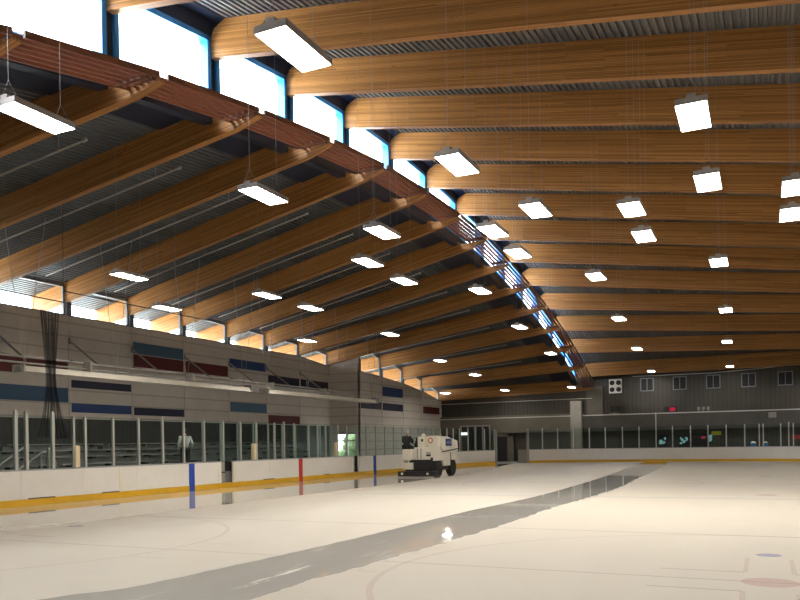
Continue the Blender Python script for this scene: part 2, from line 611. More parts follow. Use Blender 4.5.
# clerestory glazing between the two roofs
wn = 0
for k in KS[1:-1]:
    ya, yb = FY(k), FY(k + 1)
    s0, s1 = ldeck(k, XGL) + .02, ldeck(k + 1, XGL) + .02
    h0, h1 = rz(k, XG) + .62, rz(k + 1, XG) + .62
    if h0 - s0 < .6: h0 = s0 + .6
    if h1 - s1 < .5: h1 = s1 + .5
    wn += 1
    root = struct_empty('window_%d' % wn, (XGL, (ya + yb) / 2, min(s0, s1)))
    m_ = .13
    def pt(y, top):
        t = (y - ya) / 3.93
        return lerp(h0, h1, t) if top else lerp(s0, s1, t)
    x0, x1 = XGL - .06, XGL + .24
    fr = BM()
    yl, yr = ya + m_, yb - m_
    w = .15
    def member(y0, z00, z01, y1, z10, z11):
        hexa(fr, [(x0, y0, z00), (x1, y0, z00), (x1, y0, z01), (x0, y0, z01), (x0, y1, z10), (x1, y1, z10), (x1, y1, z11), (x0, y1, z11)])
    member(yl, pt(yl, 1) - w, pt(yl, 1), yr, pt(yr, 1) - w, pt(yr, 1))
    member(yl, pt(yl, 0), pt(yl, 0) + w, yr, pt(yr, 0), pt(yr, 0) + w)
    member(yl, pt(yl, 0), pt(yl, 1), yl + w, pt(yl + w, 0), pt(yl + w, 1))
    member(yr - w, pt(yr - w, 0), pt(yr - w, 1), yr, pt(yr, 0), pt(yr, 1))
    obj('window_frame', fr, 'blue', root)
    pn = BM()
    hexa(pn, [(XGL - .01, yl, pt(yl, 0)), (XGL + .0, yl, pt(yl, 0)), (XGL + .0, yl, pt(yl, 1)), (XGL - .01, yl, pt(yl, 1)),
              (XGL - .01, yr, pt(yr, 0)), (XGL + .0, yr, pt(yr, 0)), (XGL + .0, yr, pt(yr, 1)), (XGL - .01, yr, pt(yr, 1))])
    obj('window_pane', pn, 'pane', root)
    # navy panel between window head and deck
    bm = BM()
    hexa(bm, [(x0, ya, h0), (x1, ya, h0), (x1, ya, rdeck(k, XG)), (x0, ya, rdeck(k, XG)), (x0, yb, h1), (x1, yb, h1), (x1, yb, rdeck(k + 1, XG)), (x0, yb, rdeck(k + 1, XG))])
    obj('head_panel', bm, 'navy', root)
    bm = BM()
    hexa(bm, [(x0, ya, s0 - .5), (x1, ya, s0 - .5), (x1, ya, s0), (x0, ya, s0), (x0, yb, s1 - .5), (x1, yb, s1 - .5), (x1, yb, s1), (x0, yb, s1)])
    obj('sill_panel', bm, 'navy', root)
tn = 0
for k in KS[1:]:
    y = FY(k)
    tn += 1
    bm = BM()
    box(bm, XGL - .12, XGL + .16, y - .13, y + .13, ldeck(k, XGL) - .03, rdeck(k, XG) + .05)
    obj('trim_%d' % tn, bm, 'navy', kind='structure')

# ------------------------------------------------------------------ left wall
SILL = {k: 7.8 for k in KS}
SILL.update({-3: 6.2, -2: 6.9, -1: 7.5, 9: 7.45})
SIL2 = {9: 7.0, 10: 6.82, 11: 6.55, 12: 6.15, 13: 5.5}
def wall_run(x, ks, sill, ystart=None, yend=None):
    bm = BM()
    ys = [(FY(k), sill[k]) for k in ks]
    if ystart is not None:
        ys = [(ystart, ys[0][1] - .5)] + ys
    if yend is not None:
        ys = ys + [(yend, ys[-1][1])]
    for (a, za), (b, zb) in zip(ys, ys[1:]):
        hexa(bm, [(x - .25, a, 3.05), (x, a, 3.05), (x, a, za), (x - .25, a, za), (x - .25, b, 3.05), (x, b, 3.05), (x, b, zb), (x - .25, b, zb)])
        hexa(bm, [(x - .25, a, -.3), (x, a, -.3), (x, a, 3.05), (x - .25, a, 3.05), (x - .25, b, -.3), (x, b, -.3), (x, b, 3.05), (x - .25, b, 3.05)], 1)
    return bm
wl = obj('wall_left', wall_run(XL, range(-3, 10), SILL, YN), ['lwall', 'lowwall'], kind='structure')
wl2 = obj('wall_left_far', wall_run(XL2, range(9, 14), SIL2, None, YFW + .2), ['lwall', 'lwall'], kind='structure')
YJ = FY(9) + .05
bm = BM()        # short return wall that faces the camera, with a glazed door in it
DX0, DX1, DZ = -21.75, -20.0, 2.5
box(bm, XL - .25, DX0, YJ, YJ + .25, 0, 7.6)
box(bm, DX1, XL2, YJ, YJ + .25, 0, 7.6)
box(bm, DX0, DX1, YJ, YJ + .25, DZ, 7.6)
hexa(bm, [(XL - .25, YJ, 7.6), (XL2, YJ, 7.6), (XL2, YJ + .25, 7.6), (XL - .25, YJ + .25, 7.6), (XL - .25, YJ, 8.5), (XL2, YJ, 8.9), (XL2, YJ + .25, 8.9), (XL - .25, YJ + .25, 8.5)])
wret = obj('wall_return', bm, 'lwall', kind='structure')
d1 = struct_empty('door_1', ((DX0 + DX1) / 2, YJ + .1, 0))
bm = BM()
xm = (DX0 + DX1) / 2
for x in (DX0 + .03, xm, DX1 - .03):
    box(bm, x - .04, x + .04, YJ + .06, YJ + .16, 0, DZ)
for z in (.1, 1.95, DZ - .04):
    box(bm, DX0, DX1, YJ + .07, YJ + .15, z - .05, z + .05)
obj('door_frame', bm, 'steel', d1)
bm = BM()
box(bm, DX0, DX1, YJ + .105, YJ + .115, .1, DZ)
obj('door_glass', bm, 'doorlit', d1)
bm = BM()
for x in (xm - .12, xm + .12):
    tube(bm, (x, YJ + .03, .95), (x, YJ + .03, 1.25), .015)
obj('door_handle', bm, 'post', d1)

# coloured cladding panels, (wall x, frame from, frame to, z0, z1, colour)
PAN = [(XL, 2, 3, 3.80, 4.46, 'p_teal'), (XL, 2, 3, 4.98, 5.64, 'p_red'), (XL, 1, 2, 3.80, 4.46, 'p_teal'), (XL, 1, 2, 4.98, 5.64, 'p_red'),
       (XL, 3, 4, 4.50, 4.86, 'p_navy'), (XL, 3, 4, 3.36, 3.78, 'p_blue'), (XL, 4, 5, 3.33, 3.72, 'p_navy'),
       (XL, 4, 5, 6.47, 7.06, 'p_lblue'), (XL, 4, 5, 5.80, 6.43, 'p_red'), (XL, 5, 6, 5.82, 6.44, 'p_red'), (XL, 6, 7, 6.42, 6.96, 'p_blue'),
       (XL, 7, 8, 5.60, 6.24, 'p_navy'), (XL, 8, 9, 5.60, 6.24, 'p_navy'), (XL, 6, 7, 3.77, 4.34, 'p_lblue'), (XL, 7, 8, 3.10, 3.66, 'p_red'),
       (XL2, 10, 11, 5.38, 6.1, 'p_blue'), (XL2, 10, 11, 4.27, 4.84, 'p_navy'), (XL2, 9, 10, 4.30, 4.88, 'p_navy'), (XL2, 12, 13, 4.26, 4.86, 'p_red')]
for x, a, b, z0, z1, c in PAN:
    bm = BM()
    box(bm, x, x + .02, FY(a) + .1, FY(b) - .1, z0, z1)
    obj('colour_panel', bm, c, wl if x == XL else wl2)
# posts and window strip at the eaves
for x, ks, sill, wall in ((XL, list(range(-2, 10)), SILL, wl), (XL2, list(range(9, 14)), SIL2, wl2)):
    for k in ks:
        tn += 1
        bm = BM()
        y = FY(k) + (.0 if k < 13 else -.1)
        if x == XL2 and k == 9:
            y += .35
        box(bm, x - .2, x + .06, y - .14, y + .14, sill[k] - .02, lz(k, x) + .02)
        box(bm, x + .0, x + .035, y - .05, y + .05, 3.05, sill[k], 1)
        obj('trim_%d' % tn, bm, ['steel', 'lwall'], kind='structure')
    for k in ks[:-1]:
        wn += 1
        a, b = FY(k) + .16, FY(k + 1) - .16
        if x == XL2 and k == 9:
            a += .35
        s0, s1 = sill[k], sill[k + 1]
        t0, t1 = ldeck(k, x) - .08, ldeck(k + 1, x) - .08
        root = struct_empty('window_%d' % wn, (x - .1, (a + b) / 2, min(s0, s1)))
        bm = BM()
        for (z0, z1, w) in ((s0, s1, .06), (t0 - .16, t1 - .16, .16)):
            hexa(bm, [(x - .16, a, z0), (x - .04, a, z0), (x - .04, a, z0 + w), (x - .16, a, z0 + w), (x - .16, b, z1), (x - .04, b, z1), (x - .04, b, z1 + w), (x - .16, b, z1 + w)])
        hexa(bm, [(x - .16, b - .07, s1), (x - .04, b - .07, s1), (x - .04, b - .07, t1), (x - .16, b - .07, t1), (x - .16, b, s1), (x - .04, b, s1), (x - .04, b, t1), (x - .16, b, t1)])
        obj('window_frame', bm, 'steel', root)
        bm = BM()
        hexa(bm, [(x - .105, a, s0), (x - .095, a, s0), (x - .095, a, t0), (x - .105, a, t0), (x - .105, b, s1), (x - .095, b, s1), (x - .095, b, t1), (x - .105, b, t1)])
        obj('window_pane', bm, 'pane', root)

# ------------------------------------------------------------------ far wall
bm = BM()
prof = [(XL2 - .3, -.3), (XR, -.3)]
def roofline(x):
    return rz(13, x) + DR + .3 if x > XG else lz(13, x) + DL + .2
top = [(x, roofline(x)) for x in (XR, 8, 0, XG + .01)] + [(x, roofline(x)) for x in (XG - .3, -12, XL2 - .3)]
prism(bm, prof + top, 1, YFW, YFW + .3)
wf = obj('wall_far', bm, 'fwall', kind='structure')
bm = BM()
box(bm, XG + .6, XR, YFW - .45, YFW, 2.45, 3.77)
obj('trim_band', bm, 'fband', kind='structure')
bm = BM()
box(bm, XL2, XG + .6, YFW - .45, YFW, 2.45, 4.0)
obj('trim_band', bm, 'fleft', kind='structure')
bm = BM()
box(bm, XL2, XR, YFW - .5, YFW - .4, 3.74, 3.82)
obj('trim_rail', bm, 'pipe', kind='structure')
bm = BM()
box(bm, -7.95, -7.05, YFW - .9, YFW - .35, 0, 5.0)
obj('column', bm, 'conc', kind='structure')
bm = BM()
box(bm, XL2, XR, YFW - .06, YFW, 0, 2.45)
obj('trim_recess', bm, 'fdark', kind='structure')
for x in (-5.95,):
    bm = BM()
    box(bm, x - .8, x + .55, YFW - .16, YFW, 3.8, 6.2)
    obj('trim_pier', bm, 'fleft', kind='structure')
for i, x in enumerate((-1.87, .64, 3.13, 5.66, 8.2)):
    wn += 1
    root = struct_empty('window_%d' % wn, (x, YFW, 5.6))
    bm = BM()
    w, z0, z1 = .52, 5.62, 6.70
    for a, b, c, d in ((-w, w, z0, z0 + .07), (-w, w, z1 - .07, z1), (-w, -w + .07, z0, z1), (w - .07, w, z0, z1), (-.025, .025, z0, z1)):
        box(bm, x + a, x + b, YFW - .06, YFW + .02, c, d)
    obj('window_frame', bm, 'steel', root)
    bm = BM()
    box(bm, x - w, x + w, YFW - .015, YFW - .004, z0, z1)
    obj('window_pane', bm, 'dark', root)
    bm = BM()
    for q in range(5):
        box(bm, x - w + .07, x + w - .07, YFW - .03, YFW - .018, z0 + .2 * q + .1, z0 + .2 * q + .112)
    obj('window_bars', bm, 'lowwall', root)
# square panel with four round openings
t = thing('wall_vent', 'pale square panel with four round dark openings high on the far wall', 'vent', (-4.37, YFW - .1, 5.56))
bm = BM()
box(bm, -4.89, -3.86, YFW - .1, YFW, 5.56, 6.72)
obj('plate', bm, 'hood', t, .01)
for dx in (-.26, .26):
    for dz in (-.28, .28):
        bm = BM()
        tube(bm, (-4.375 + dx, YFW - .125, 6.14 + dz), (-4.375 + dx, YFW - .09, 6.14 + dz), .2, 20)
        obj('round_opening', bm, 'black', t)
# doors in the far wall
d2 = struct_empty('door_2', (-16.5, YFW - .1, 0))
bm = BM()
for a, b, c, d in ((-17.9, -17.78, 0, 3.2), (-15.2, -15.08, 0, 3.2), (-17.9, -15.08, 3.08, 3.2), (-16.6, -16.4, 0, 3.1), (-17.25, -17.15, 0, 3.1), (-15.85, -15.75, 0, 3.1)):
    box(bm, a, b, YFW - .6, YFW - .46, c, d)
obj('door_frame', bm, 'zgrey', d2)
bm = BM()
box(bm, -17.85, -15.1, YFW - .52, YFW - .48, 0, 3.1)
obj('door_leaf', bm, 'black', d2)
t = tag(obj('exit_sign', (lambda b: (box(b, -17.75, -17.2, YFW - .72, YFW - .62, 2.35, 2.58), b)[1])(BM()), 'sign_lit'), 'small bright white exit sign beside the dark far doors', 'sign')

# other walls, out of the picture but closing the hall
bm = BM()
ys = [YN] + [FY(k) for k in KS] + [YFW + .2]
for a, b in zip(ys, ys[1:]):
    za, zb = interp(rdeck, a, XR) + .3, interp(rdeck, b, XR) + .3
    hexa(bm, [(XR, a, -.3), (XR + .3, a, -.3), (XR + .3, a, za), (XR, a, za), (XR, b, -.3), (XR + .3, b, -.3), (XR + .3, b, zb), (XR, b, zb)])
obj('wall_right', bm, 'lwall', kind='structure')
bm = BM()
prism(bm, [(XL - .25, -.3), (XR, -.3)] + [(x, interp(rdeck, YN, x) + .3) for x in (XR, XG + .01)] + [(x, interp(ldeck, YN, x) + .2) for x in (XG - .3, XL - .25)], 1, YN - .3, YN)
obj('wall_near', bm, 'fwall', kind='structure')

# ------------------------------------------------------------------ ground, ice, stands
bm = BM()
box(bm, -90, 70, -60, 130, -.6, -.3)
obj('ground_exterior', bm, 'ground', kind='structure')
bm = BM()
box(bm, XL, XR, YN, YFW, -.3, -.03)
obj('floor', bm, 'slab', kind='structure')
RX, RY0, RY1, RR = 12.95, 0.0, 60.7, 8.5
def outline(off=0.0, n=14):
    pts = []
    for cx, cy, a0 in ((RX - RR, RY1 - RR, 0), (-RX + RR, RY1 - RR, 90), (-RX + RR, RY0 + RR, 180), (RX - RR, RY0 + RR, 270)):
        for i in range(n + 1):
            a = math.radians(a0 + 90 * i / n)
            pts.append((cx + (RR + off) * math.cos(a), cy + (RR + off) * math.sin(a)))
    return pts
bm = BM()
prism(bm, outline(.0), 2, -.03, 0)
obj('floor_ice', bm, 'ice', kind='structure')

def offset_path(path, d):
    """offset a polyline to the side away from the ice"""
    out = []
    for i, p in enumerate(path):
        a = Vector(path[max(0, i - 1)]); b = Vector(path[min(len(path) - 1, i + 1)])
        t = (b - a).normalized()
        nrm = Vector((t.y, -t.x))
        if nrm.dot(Vector(p) - Vector((0, min(max(p[1], 14), 46)))) < 0:
            nrm = -nrm
        out.append((p[0] + nrm.x * d, p[1] + nrm.y * d))
    return out

def wallpath(bm, path, d0, d1, z0, z1):
    A, B = offset_path(path, d0), offset_path(path, d1)
    for i in range(len(path) - 1):
        hexa(bm, [(*A[i], z0), (*B[i], z0), (*B[i], z1), (*A[i], z1), (*A[i + 1], z0), (*B[i + 1], z0), (*B[i + 1], z1), (*A[i + 1], z1)])

def arcpath(cx, cy, a0, a1, n=10, r=RR):
    return [(cx + r * math.cos(math.radians(lerp(a0, a1, i / n))), cy + r * math.sin(math.radians(lerp(a0, a1, i / n)))) for i in range(n + 1)]

def boards(label, segs, extras=()):
    """segs: list of panel paths in a row"""
    full = [segs[0][0]]
    for s in segs:
        full += s[1:]
    mid = full[len(full) // 2]
    t = thing('dasher_boards', label, 'boards', (mid[0], mid[1], 0), 'rink boards')
    for s in segs:
        bm = BM()
        wallpath(bm, s, 0, .09, .2, 1.03)
        obj('panel', bm, 'white', t)
    for nm, m_, d0, d1, z0, z1 in (('kick_strip', 'yellow', -.015, .09, -.02, .2), ('cap_rail', 'cap', -.02, .16, 1.03, 1.07)):
        bm = BM()
        wallpath(bm, full, d0, d1, z0, z1)
        o = obj(nm, bm, m_, t)
        if nm == 'kick_strip':
            o['label'] = 'yellow kick strip'
    return t

def straight(x, y0, y1, step=2.44, gap=.006):
    n = max(1, round((y1 - y0) / step))
    return [[(x, lerp(y0, y1, i / n) + (gap if i else 0)), (x, lerp(y0, y1, (i + 1) / n))] for i in range(n)]
G1, G2 = (24.62, 25.42), (35.6, 36.3)
b1 = boards('long run of white boards with yellow kick strip before the first player gate', straight(-RX, 8.5, G1[0]))
b2 = boards('white boards with red stripe between the two open player gates', straight(-RX, G1[1], G2[0]))
b3 = boards('white boards behind the ice resurfacer, from second player gate to corner', straight(-RX, G2[1], 52.2))
# far left corner up to the machine gate, then the far end
cx, cy = -RX + RR, RY1 - RR
b4 = boards('curved white corner boards right of the ice resurfacer', [arcpath(cx, cy, 180, 166), arcpath(cx, cy, 165.9, 151)])
b5 = boards('white boards along the far end, right of the dark machine gate', [arcpath(cx, cy, 130.5, 110), arcpath(cx, cy, 109.9, 90)] +
           [[(lerp(cx, RX - RR, i / 4) + .006, RY1), (lerp(cx, RX - RR, (i + 1) / 4), RY1)] for i in range(4)] +
           [arcpath(-cx, cy, 90, 45), arcpath(-cx, cy, 44.9, 0)])
def mark(bo, y, w, m_, nm, lab, z1=1.03):
    bm = BM()
    box(bm, -RX - .03, -RX + .02, y - w, y + w, 0.0, z1)
    o = obj(nm, bm, m_, bo)
    o['label'] = lab
mark(b1, 22.86, .15, 'bluemark', 'line_mark', 'blue line mark')
mark(b2, 30.48, .15, 'redmark', 'line_mark', 'red line mark')
mark(b3, 38.1, .15, 'bluemark', 'line_mark', 'blue line mark')
for bo, y in ((b1, 19.32), (b1, G1[0] - .1), (b2, G1[1] + .08), (b2, G2[0] - .08)):
    bm = BM()
    box(bm, -RX - .02, -RX + .012, y - .1, y + .1, .2, 1.03)
    obj('edge_post', bm, 'zwhite', bo)
for bo, y0, y1 in ((b1, 15.65, 16.6), (b1, 18.45, 19.2), (b2, 27.5, 28.3), (b2, 32.6, 33.1)):
    bm = BM()
    box(bm, -RX - .01, -RX + .02, y0, y1, .19, .225)
    obj('drain_slot', bm, 'scuff', bo)
for g, lab in ((G1, 'dark open player gate between blue and red board marks'), (G2, 'dark open player gate just left of the far blue mark')):
    t = thing('rink_gate', lab, 'gate', (-RX - .6, sum(g) / 2, 0))
    ym = sum(g) / 2
    bm = BM()
    box(bm, -RX - .09, -RX + .015, g[0], g[1], -.02, .2)
    obj('threshold', bm, 'yellow', t)
    bm = BM()
    box(bm, -RX - .8, -RX - .74, g[0] - .3, g[1] + .5, 0, 1.05)
    obj('back_board', bm, 'black', t)
    bm = BM()
    box(bm, -RX - .3, -RX - .1, g[0] + .0, g[0] + .36, .22, 1.05)
    obj('gate_leaf', bm, 'zgrey', t)
    bm = BM()
    tube(bm, (-RX - .08, g[0] + .02, .62), (-RX - .08, g[0] + .36, .62), .025)
    obj('latch_bar', bm, 'black', t)
    bm = BM()
    box(bm, -RX - .34, -RX - .28, g[0] + .38, g[1] + .3, .2, 1.05)
    obj('gap_shade', bm, 'dark', t)  # dark sheet painting the shade of the open gateway
# dark machine gate in the far left corner
p0 = arcpath(cx, cy, 150.7, 130.8, 4)
t = thing('machine_gate', 'dark open machine gate in the far corner of the boards', 'gate', (p0[2][0], p0[2][1], 0))
gx0, gy0, gx1, gy1 = p0[0][0], p0[0][1], p0[-1][0], p0[-1][1]
for (x, y), nm in ((p0[0], 'gate_post'), (p0[-1], 'gate_post')):
    bm = BM()
    box(bm, x - .08, x + .08, y - .08, y + .08, 0, 2.6)
    obj(nm, bm, 'zgrey', t)
bm = BM()
hexa(bm, [(gx1 - .9, gy1 + .35, 0), (gx1 - .1, gy1 + .1, 0), (gx1 - .1, gy1 + .1, 1.05), (gx1 - .9, gy1 + .35, 1.05),
          (gx1 - .9, gy1 + .42, 0), (gx1 - .1, gy1 + .17, 0), (gx1 - .1, gy1 + .17, 1.05), (gx1 - .9, gy1 + .42, 1.05)])
obj('gate_leaf', bm, 'conc', t)
d3 = struct_empty('door_3', (-14.0, YFW - .5, 0))
bm = BM()
box(bm, -14.55, -13.55, YFW - .56, YFW - .5, 0, 2.15)
obj('door_leaf', bm, 'dark', d3)
bm = BM()
for a, b, c, d in ((-14.9, -14.55, 0, 2.4), (-13.55, -13.0, 0, 2.4), (-14.9, -13.0, 2.15, 2.4)):
    box(bm, a, b, YFW - .6, YFW - .46, c, d)
obj('door_frame', bm, 'fleft', d3)

# ------------------------------------------------------------------ glass and posts
TOPZ = 2.66
def post(x, y, w, z1, label, group, m_='post', z0=1.07):
    bm = BM()
    box(bm, x - w / 2, x + w / 2, y - w / 2, y + w / 2, z0, z1)
    box(bm, x - w * .3, x + w * .3, y - w * .3, y + w * .3, z1, z1 + .03)
    return tag(obj('glass_post', bm, m_), label, 'post', group)
def pane(p, q, label, group, z1=TOPZ, z0=1.07):
    p, q = Vector(p), Vector(q)
    d = (q - p).normalized()
    p, q = p + d * .04, q - d * .04
    n = Vector((-d.y, d.x)) * .006
    bm = BM()
    hexa(bm, [(*(p - n), z0), (*(p + n), z0), (*(p + n), z1), (*(p - n), z1), (*(q - n), z0), (*(q + n), z0), (*(q + n), z1), (*(q - n), z1)])
    return tag(obj('rink_glass', bm, 'glass'), label, 'glass', group)
xg = -RX - .1
LY = [-.338 + (q + .338) * 1.0072 for q in [13.0, 14.2, 15.22, 15.58, 16.51, 17.3, 17.76, 18.93, 20.09, 21.27, 22.39, 23.55, 24.72, 25.86, 26.97, 28.32, 29.07, 29.89, 31.14, 31.96, 32.72, 33.91, 34.84, 35.99, 37.07, 38.21, 39.35, 40.5, 41.7, 42.9, 44.1, 45.3, 46.5, 47.7, 48.9, 50.1, 51.3]]
for i, y in enumerate(LY):
    w, z = .075, TOPZ
    if i in (2, 3, 4):
        w, z = .095, 2.78
    if i in (9, 16):
        z = 2.72
    post(xg, y, w, z, 'slim metal glass post on the left boards, %s from the near end' % ORD[i + 1], 'glass posts along the left boards')
for i, (a, b) in enumerate(zip(LY, LY[1:])):
    pane((xg, a), (xg, b), 'clear glass pane on the left boards, %s from the near end' % ORD[i + 1], 'glass panes along the left boards')
CP = arcpath(cx, cy, 180, 151, 4, RR + .1)
CQ = arcpath(cx, cy, 130.5, 90, 5, RR + .1)
for i, (x, y) in enumerate(CP[1:]):
    post(x, y, .075, TOPZ, 'glass post on the curved corner left of the machine gate, %s from the left boards' % ORD[i + 1], 'corner glass posts')
for i, (p, q) in enumerate(zip([(xg, 51.3)] + CP[1:], CP[1:])):
    pane(p, q, 'glass pane on the curved corner left of the machine gate, %s from the left boards' % ORD[i + 1], 'corner glass panes')
FX = [-3.16, -1.93, -.69, .49, 1.75, 2.96, 4.19, 5.42, 6.37, 6.63, 7.75, 8.26, 8.55, 9.8]
FP = CQ + [(x, RY1 + .1) for x in FX]
for i, (x, y) in enumerate(FP):
    z = TOPZ
    if abs(x + .69) < .01:
        z = 3.7
    if abs(x - 8.26) < .01:
        z = 2.75
    post(x, y, .075, z, 'glass post along the far end boards, %s from the machine gate' % ORD[i + 1], 'far end glass posts')
for i, (p, q) in enumerate(zip(FP, FP[1:])):
    pane(p, q, 'glass pane along the far end boards, %s from the machine gate' % ORD[i + 1], 'far end glass panes')
# tan padding on three posts
for y, lab in ((17.52, 'short tan pad on a left glass post nearest the camera'), (26.97, 'short tan pad on a left glass post right of the standing person'), (33.91, 'short tan pad on a left glass post in front of the lit door')):
    bm = BM()
    box(bm, xg - .09, xg + .09, y - .09, y + .09, 1.07, 1.76)
    tag(obj('post_pad', bm, 'pad', None, .02), lab, 'pad', 'post pads')
# glass at the back of the players' benches
xb = -14.9
BY = [25.9, 27.1, 28.3, 29.5, 30.7, 31.9, 33.1, 34.3, 35.5, 36.7]
for i, y in enumerate(BY):
    post(xb, y, .07, 2.66, 'metal post behind the player benches, %s from the near end' % ORD[i + 1], 'bench back posts', z0=0.0)
for i, (a, b) in enumerate(zip(BY, BY[1:])):
    pane((xb, a), (xb, b), 'glass pane behind the player benches, %s from the near end' % ORD[i + 1], 'bench back panes', z0=.9)
for y0, y1, lab in ((26.2, 30.6, 'dark player bench behind the boards left of the red mark'), (31.2, 35.2, 'dark player bench behind the boards right of the red mark')):
    t = thing('player_bench', lab, 'bench', (-14.2, (y0 + y1) / 2, 0), 'player benches')
    bm = BM()
    box(bm, -14.45, -14.0, y0, y1, .45, .5)
    obj('seat', bm, 'zgrey', t)
    for y in (y0 + .3, (y0 + y1) / 2, y1 - .3):
        bm = BM()
        box(bm, -14.4, -14.05, y - .04, y + .04, -.03, .45)
        obj('leg', bm, 'black', t)

# ------------------------------------------------------------------ stands and bleachers on the left
bm = BM()
box(bm, -15.0, -13.2, 8, 25.6, -.03, .65)
ROW = [(-15.2, 1.14), (-16.1, 1.40), (-17.0, 1.62), (-17.9, 1.86)]
for x, z in ROW:
    box(bm, XL, x + .2, 8, 36.8, -.03, z - .36)
obj('floor_stand', bm, 'slab', kind='structure')
def bleacher(y0, y1, lab):
    t = thing('bleacher', lab, 'bleacher', (-16.5, (y0 + y1) / 2, .78), 'bleacher sections')
    for x, z in ROW:
        bm = BM()
        box(bm, x - .28, x, y0, y1, z - .04, z)
        obj('seat_plank', bm, 'bench', t)
        bm = BM()
        box(bm, x - .32, x - .30, y0, y1, z - .28, z - .08)
        obj('riser_plank', bm, 'bench', t)
        n = 3
        for j in range(n):
            y = lerp(y0 + .4, y1 - .4, j / (n - 1))
            bm = BM()
            box(bm, x - .22, x + .02, y - .1, y + .1, z - .11, z - .04)
            obj('bracket', bm, 'black', t)
for i, (a, b) in enumerate(((10.2, 14.6), (15.2, 18.6), (18.9, 23.3), (23.6, 28.0), (28.3, 32.7), (33.0, 36.6))):
    bleacher(a, b, 'grey metal bleacher section with four bench rows, %s along the left stand' % ORD[i + 1])
# handrails at the stairs by the near glass
for i, (x, y0, z0, y1, z1, lab) in enumerate(((-15.0, 15.6, .75, 17.2, 1.74, 'sloping white stair handrail behind the nearest left glass'),
                                              (-14.4, 16.2, .85, 17.35, 1.55, 'lower sloping white handrail beside the first stair rail'))):
    t = thing('stair_handrail', lab, 'handrail', (x, (y0 + y1) / 2, .55))
    bm = BM()
    tube(bm, (x, y0, z0), (x, y1, z1), .03)
    tube(bm, (x, y1, z1), (x, y1 + .2, z1 + .02), .03)
    obj('rail', bm, 'post', t)
    for yy, zz in ((lerp(y0, y1, .1), lerp(z0, z1, .1)), (y1, z1)):
        bm = BM()
        tube(bm, (x, yy, .55), (x, yy, zz), .028)
        obj('rail_post', bm, 'post', t)
# blue-grey clear shield panel post by the stairs
bm = BM()
box(bm, -14.05, -13.95, 17.25, 17.4, .55, 1.7)
tag(obj('rail_bollard', bm, 'post', None, .01), 'short pale post standing behind the near left glass', 'post')

# gathered netting hanging in front of the left wall
bm = BM()
nz, nw = 22, 26
rows = []
for i in range(nz + 1):
    f = i / nz
    z = lerp(5.95, 2.0, f)
    wy = lerp(.72, .36, min(1, f * 2.2)) if f < .55 else lerp(.36, 1.15, ((f - .55) / .45) ** 1.5)
    row = []
    for j in range(nw + 1):
        u = j / nw - .5
        row.append(bm.verts.new((-13.35 + .07 * math.sin(j * 1.9 + f * 2), 16.85 + u * wy + .05 * f, z)))
    rows.append(row)
for a, b in zip(rows, rows[1:]):
    for j in range(nw):
        bm.faces.new((a[j], a[j + 1], b[j + 1], b[j]))
tag(obj('net_curtain', bm, 'net'), 'dark gathered safety net hanging behind the nearest left glass', 'net')
bm = BM()
tube(bm, (-13.35, 8, 6.35), (-13.35, 17.4, 6.3), .02, 6)
tube(bm, (-13.35, 17.4, 6.66), (-13.35, 24.5, 6.7), .018, 6)
tube(bm, (-13.35, 17.4, 6.3), (-13.35, 17.4, 6.66), .02, 6)
tube(bm, (-13.35, 17.4, 6.66), (-13.35, 17.4, 9.3), .008, 5)
tag(obj('hanging_cable', bm, 'black'), 'thin dark cable that carries the gathered net', 'cable')

# ------------------------------------------------------------------ overhead tube heaters
HX, HZ = -17.0, 4.42
def heater(y0, y1, lab):
    t = thing('tube_heater', lab, 'heater', (HX, (y0 + y1) / 2, HZ), 'overhead tube heaters')
    bm = BM()
    prof = [(-.28, -.02), (-.16, .2), (.16, .2), (.28, -.02), (.25, -.02), (.14, .17), (-.14, .17), (-.25, -.02)]
    prism(bm, [(HX + a, HZ + b) for a, b in prof], 1, y0, y1)
    obj('reflector_hood', bm, 'hood', t)
    bm = BM()
    tube(bm, (HX, y0 + .1, HZ + .05), (HX, y1 - .1, HZ + .05), .05)
    obj('burner_tube', bm, 'scuff', t)
    bm = BM()
    box(bm, HX - .2, HX + .2, y1, y1 + .5, HZ, HZ + .35)
    obj('burner_box', bm, 'zgrey', t, .01)
    for y in (y0 + .05, y1 - .05):
        bm = BM()
        box(bm, HX - .3, HX + .3, y - .03, y + .03, HZ - .03, HZ + .24)
        obj('end_bracket', bm, 'pipe', t)
    n = int((y1 - y0) / 4)
    for j in range(n + 1):
        y = lerp(y0 + .3, y1 - .3, j / n)
        zt = interp(lz, y, HX) + .9
        for dy in (-.9, .9):
            bm = BM()
            tube(bm, (HX, y, HZ + .2), (HX + .1, y + dy, zt), .011, 5)
            obj('hanger_rod', bm, 'housing', t)
heater(18.6, 32.0, 'long pale tube heater hanging over the near left bleachers')
heater(33.4, 46.0, 'pale tube heater hanging over the far left bleachers')
t = thing('gas_pipe', 'pair of thin pale pipes running above the tube heaters', 'pipe', (-17.5, 32, 4.9))
for x, z, y0, y1 in ((-17.5, 5.02, 17.0, 46.5), (-17.35, 4.78, 17.0, 44.0)):
    bm = BM()
    tube(bm, (x, y0, z), (x, y1, z), .035)
    obj('pipe_run', bm, 'pipe', t)
for y in (22, 28, 34.5, 40):
    bm = BM()
    box(bm, -17.55, -17.1, y - .03, y + .03, 4.62, 5.06)
    obj('pipe_bracket', bm, 'pipe', t)
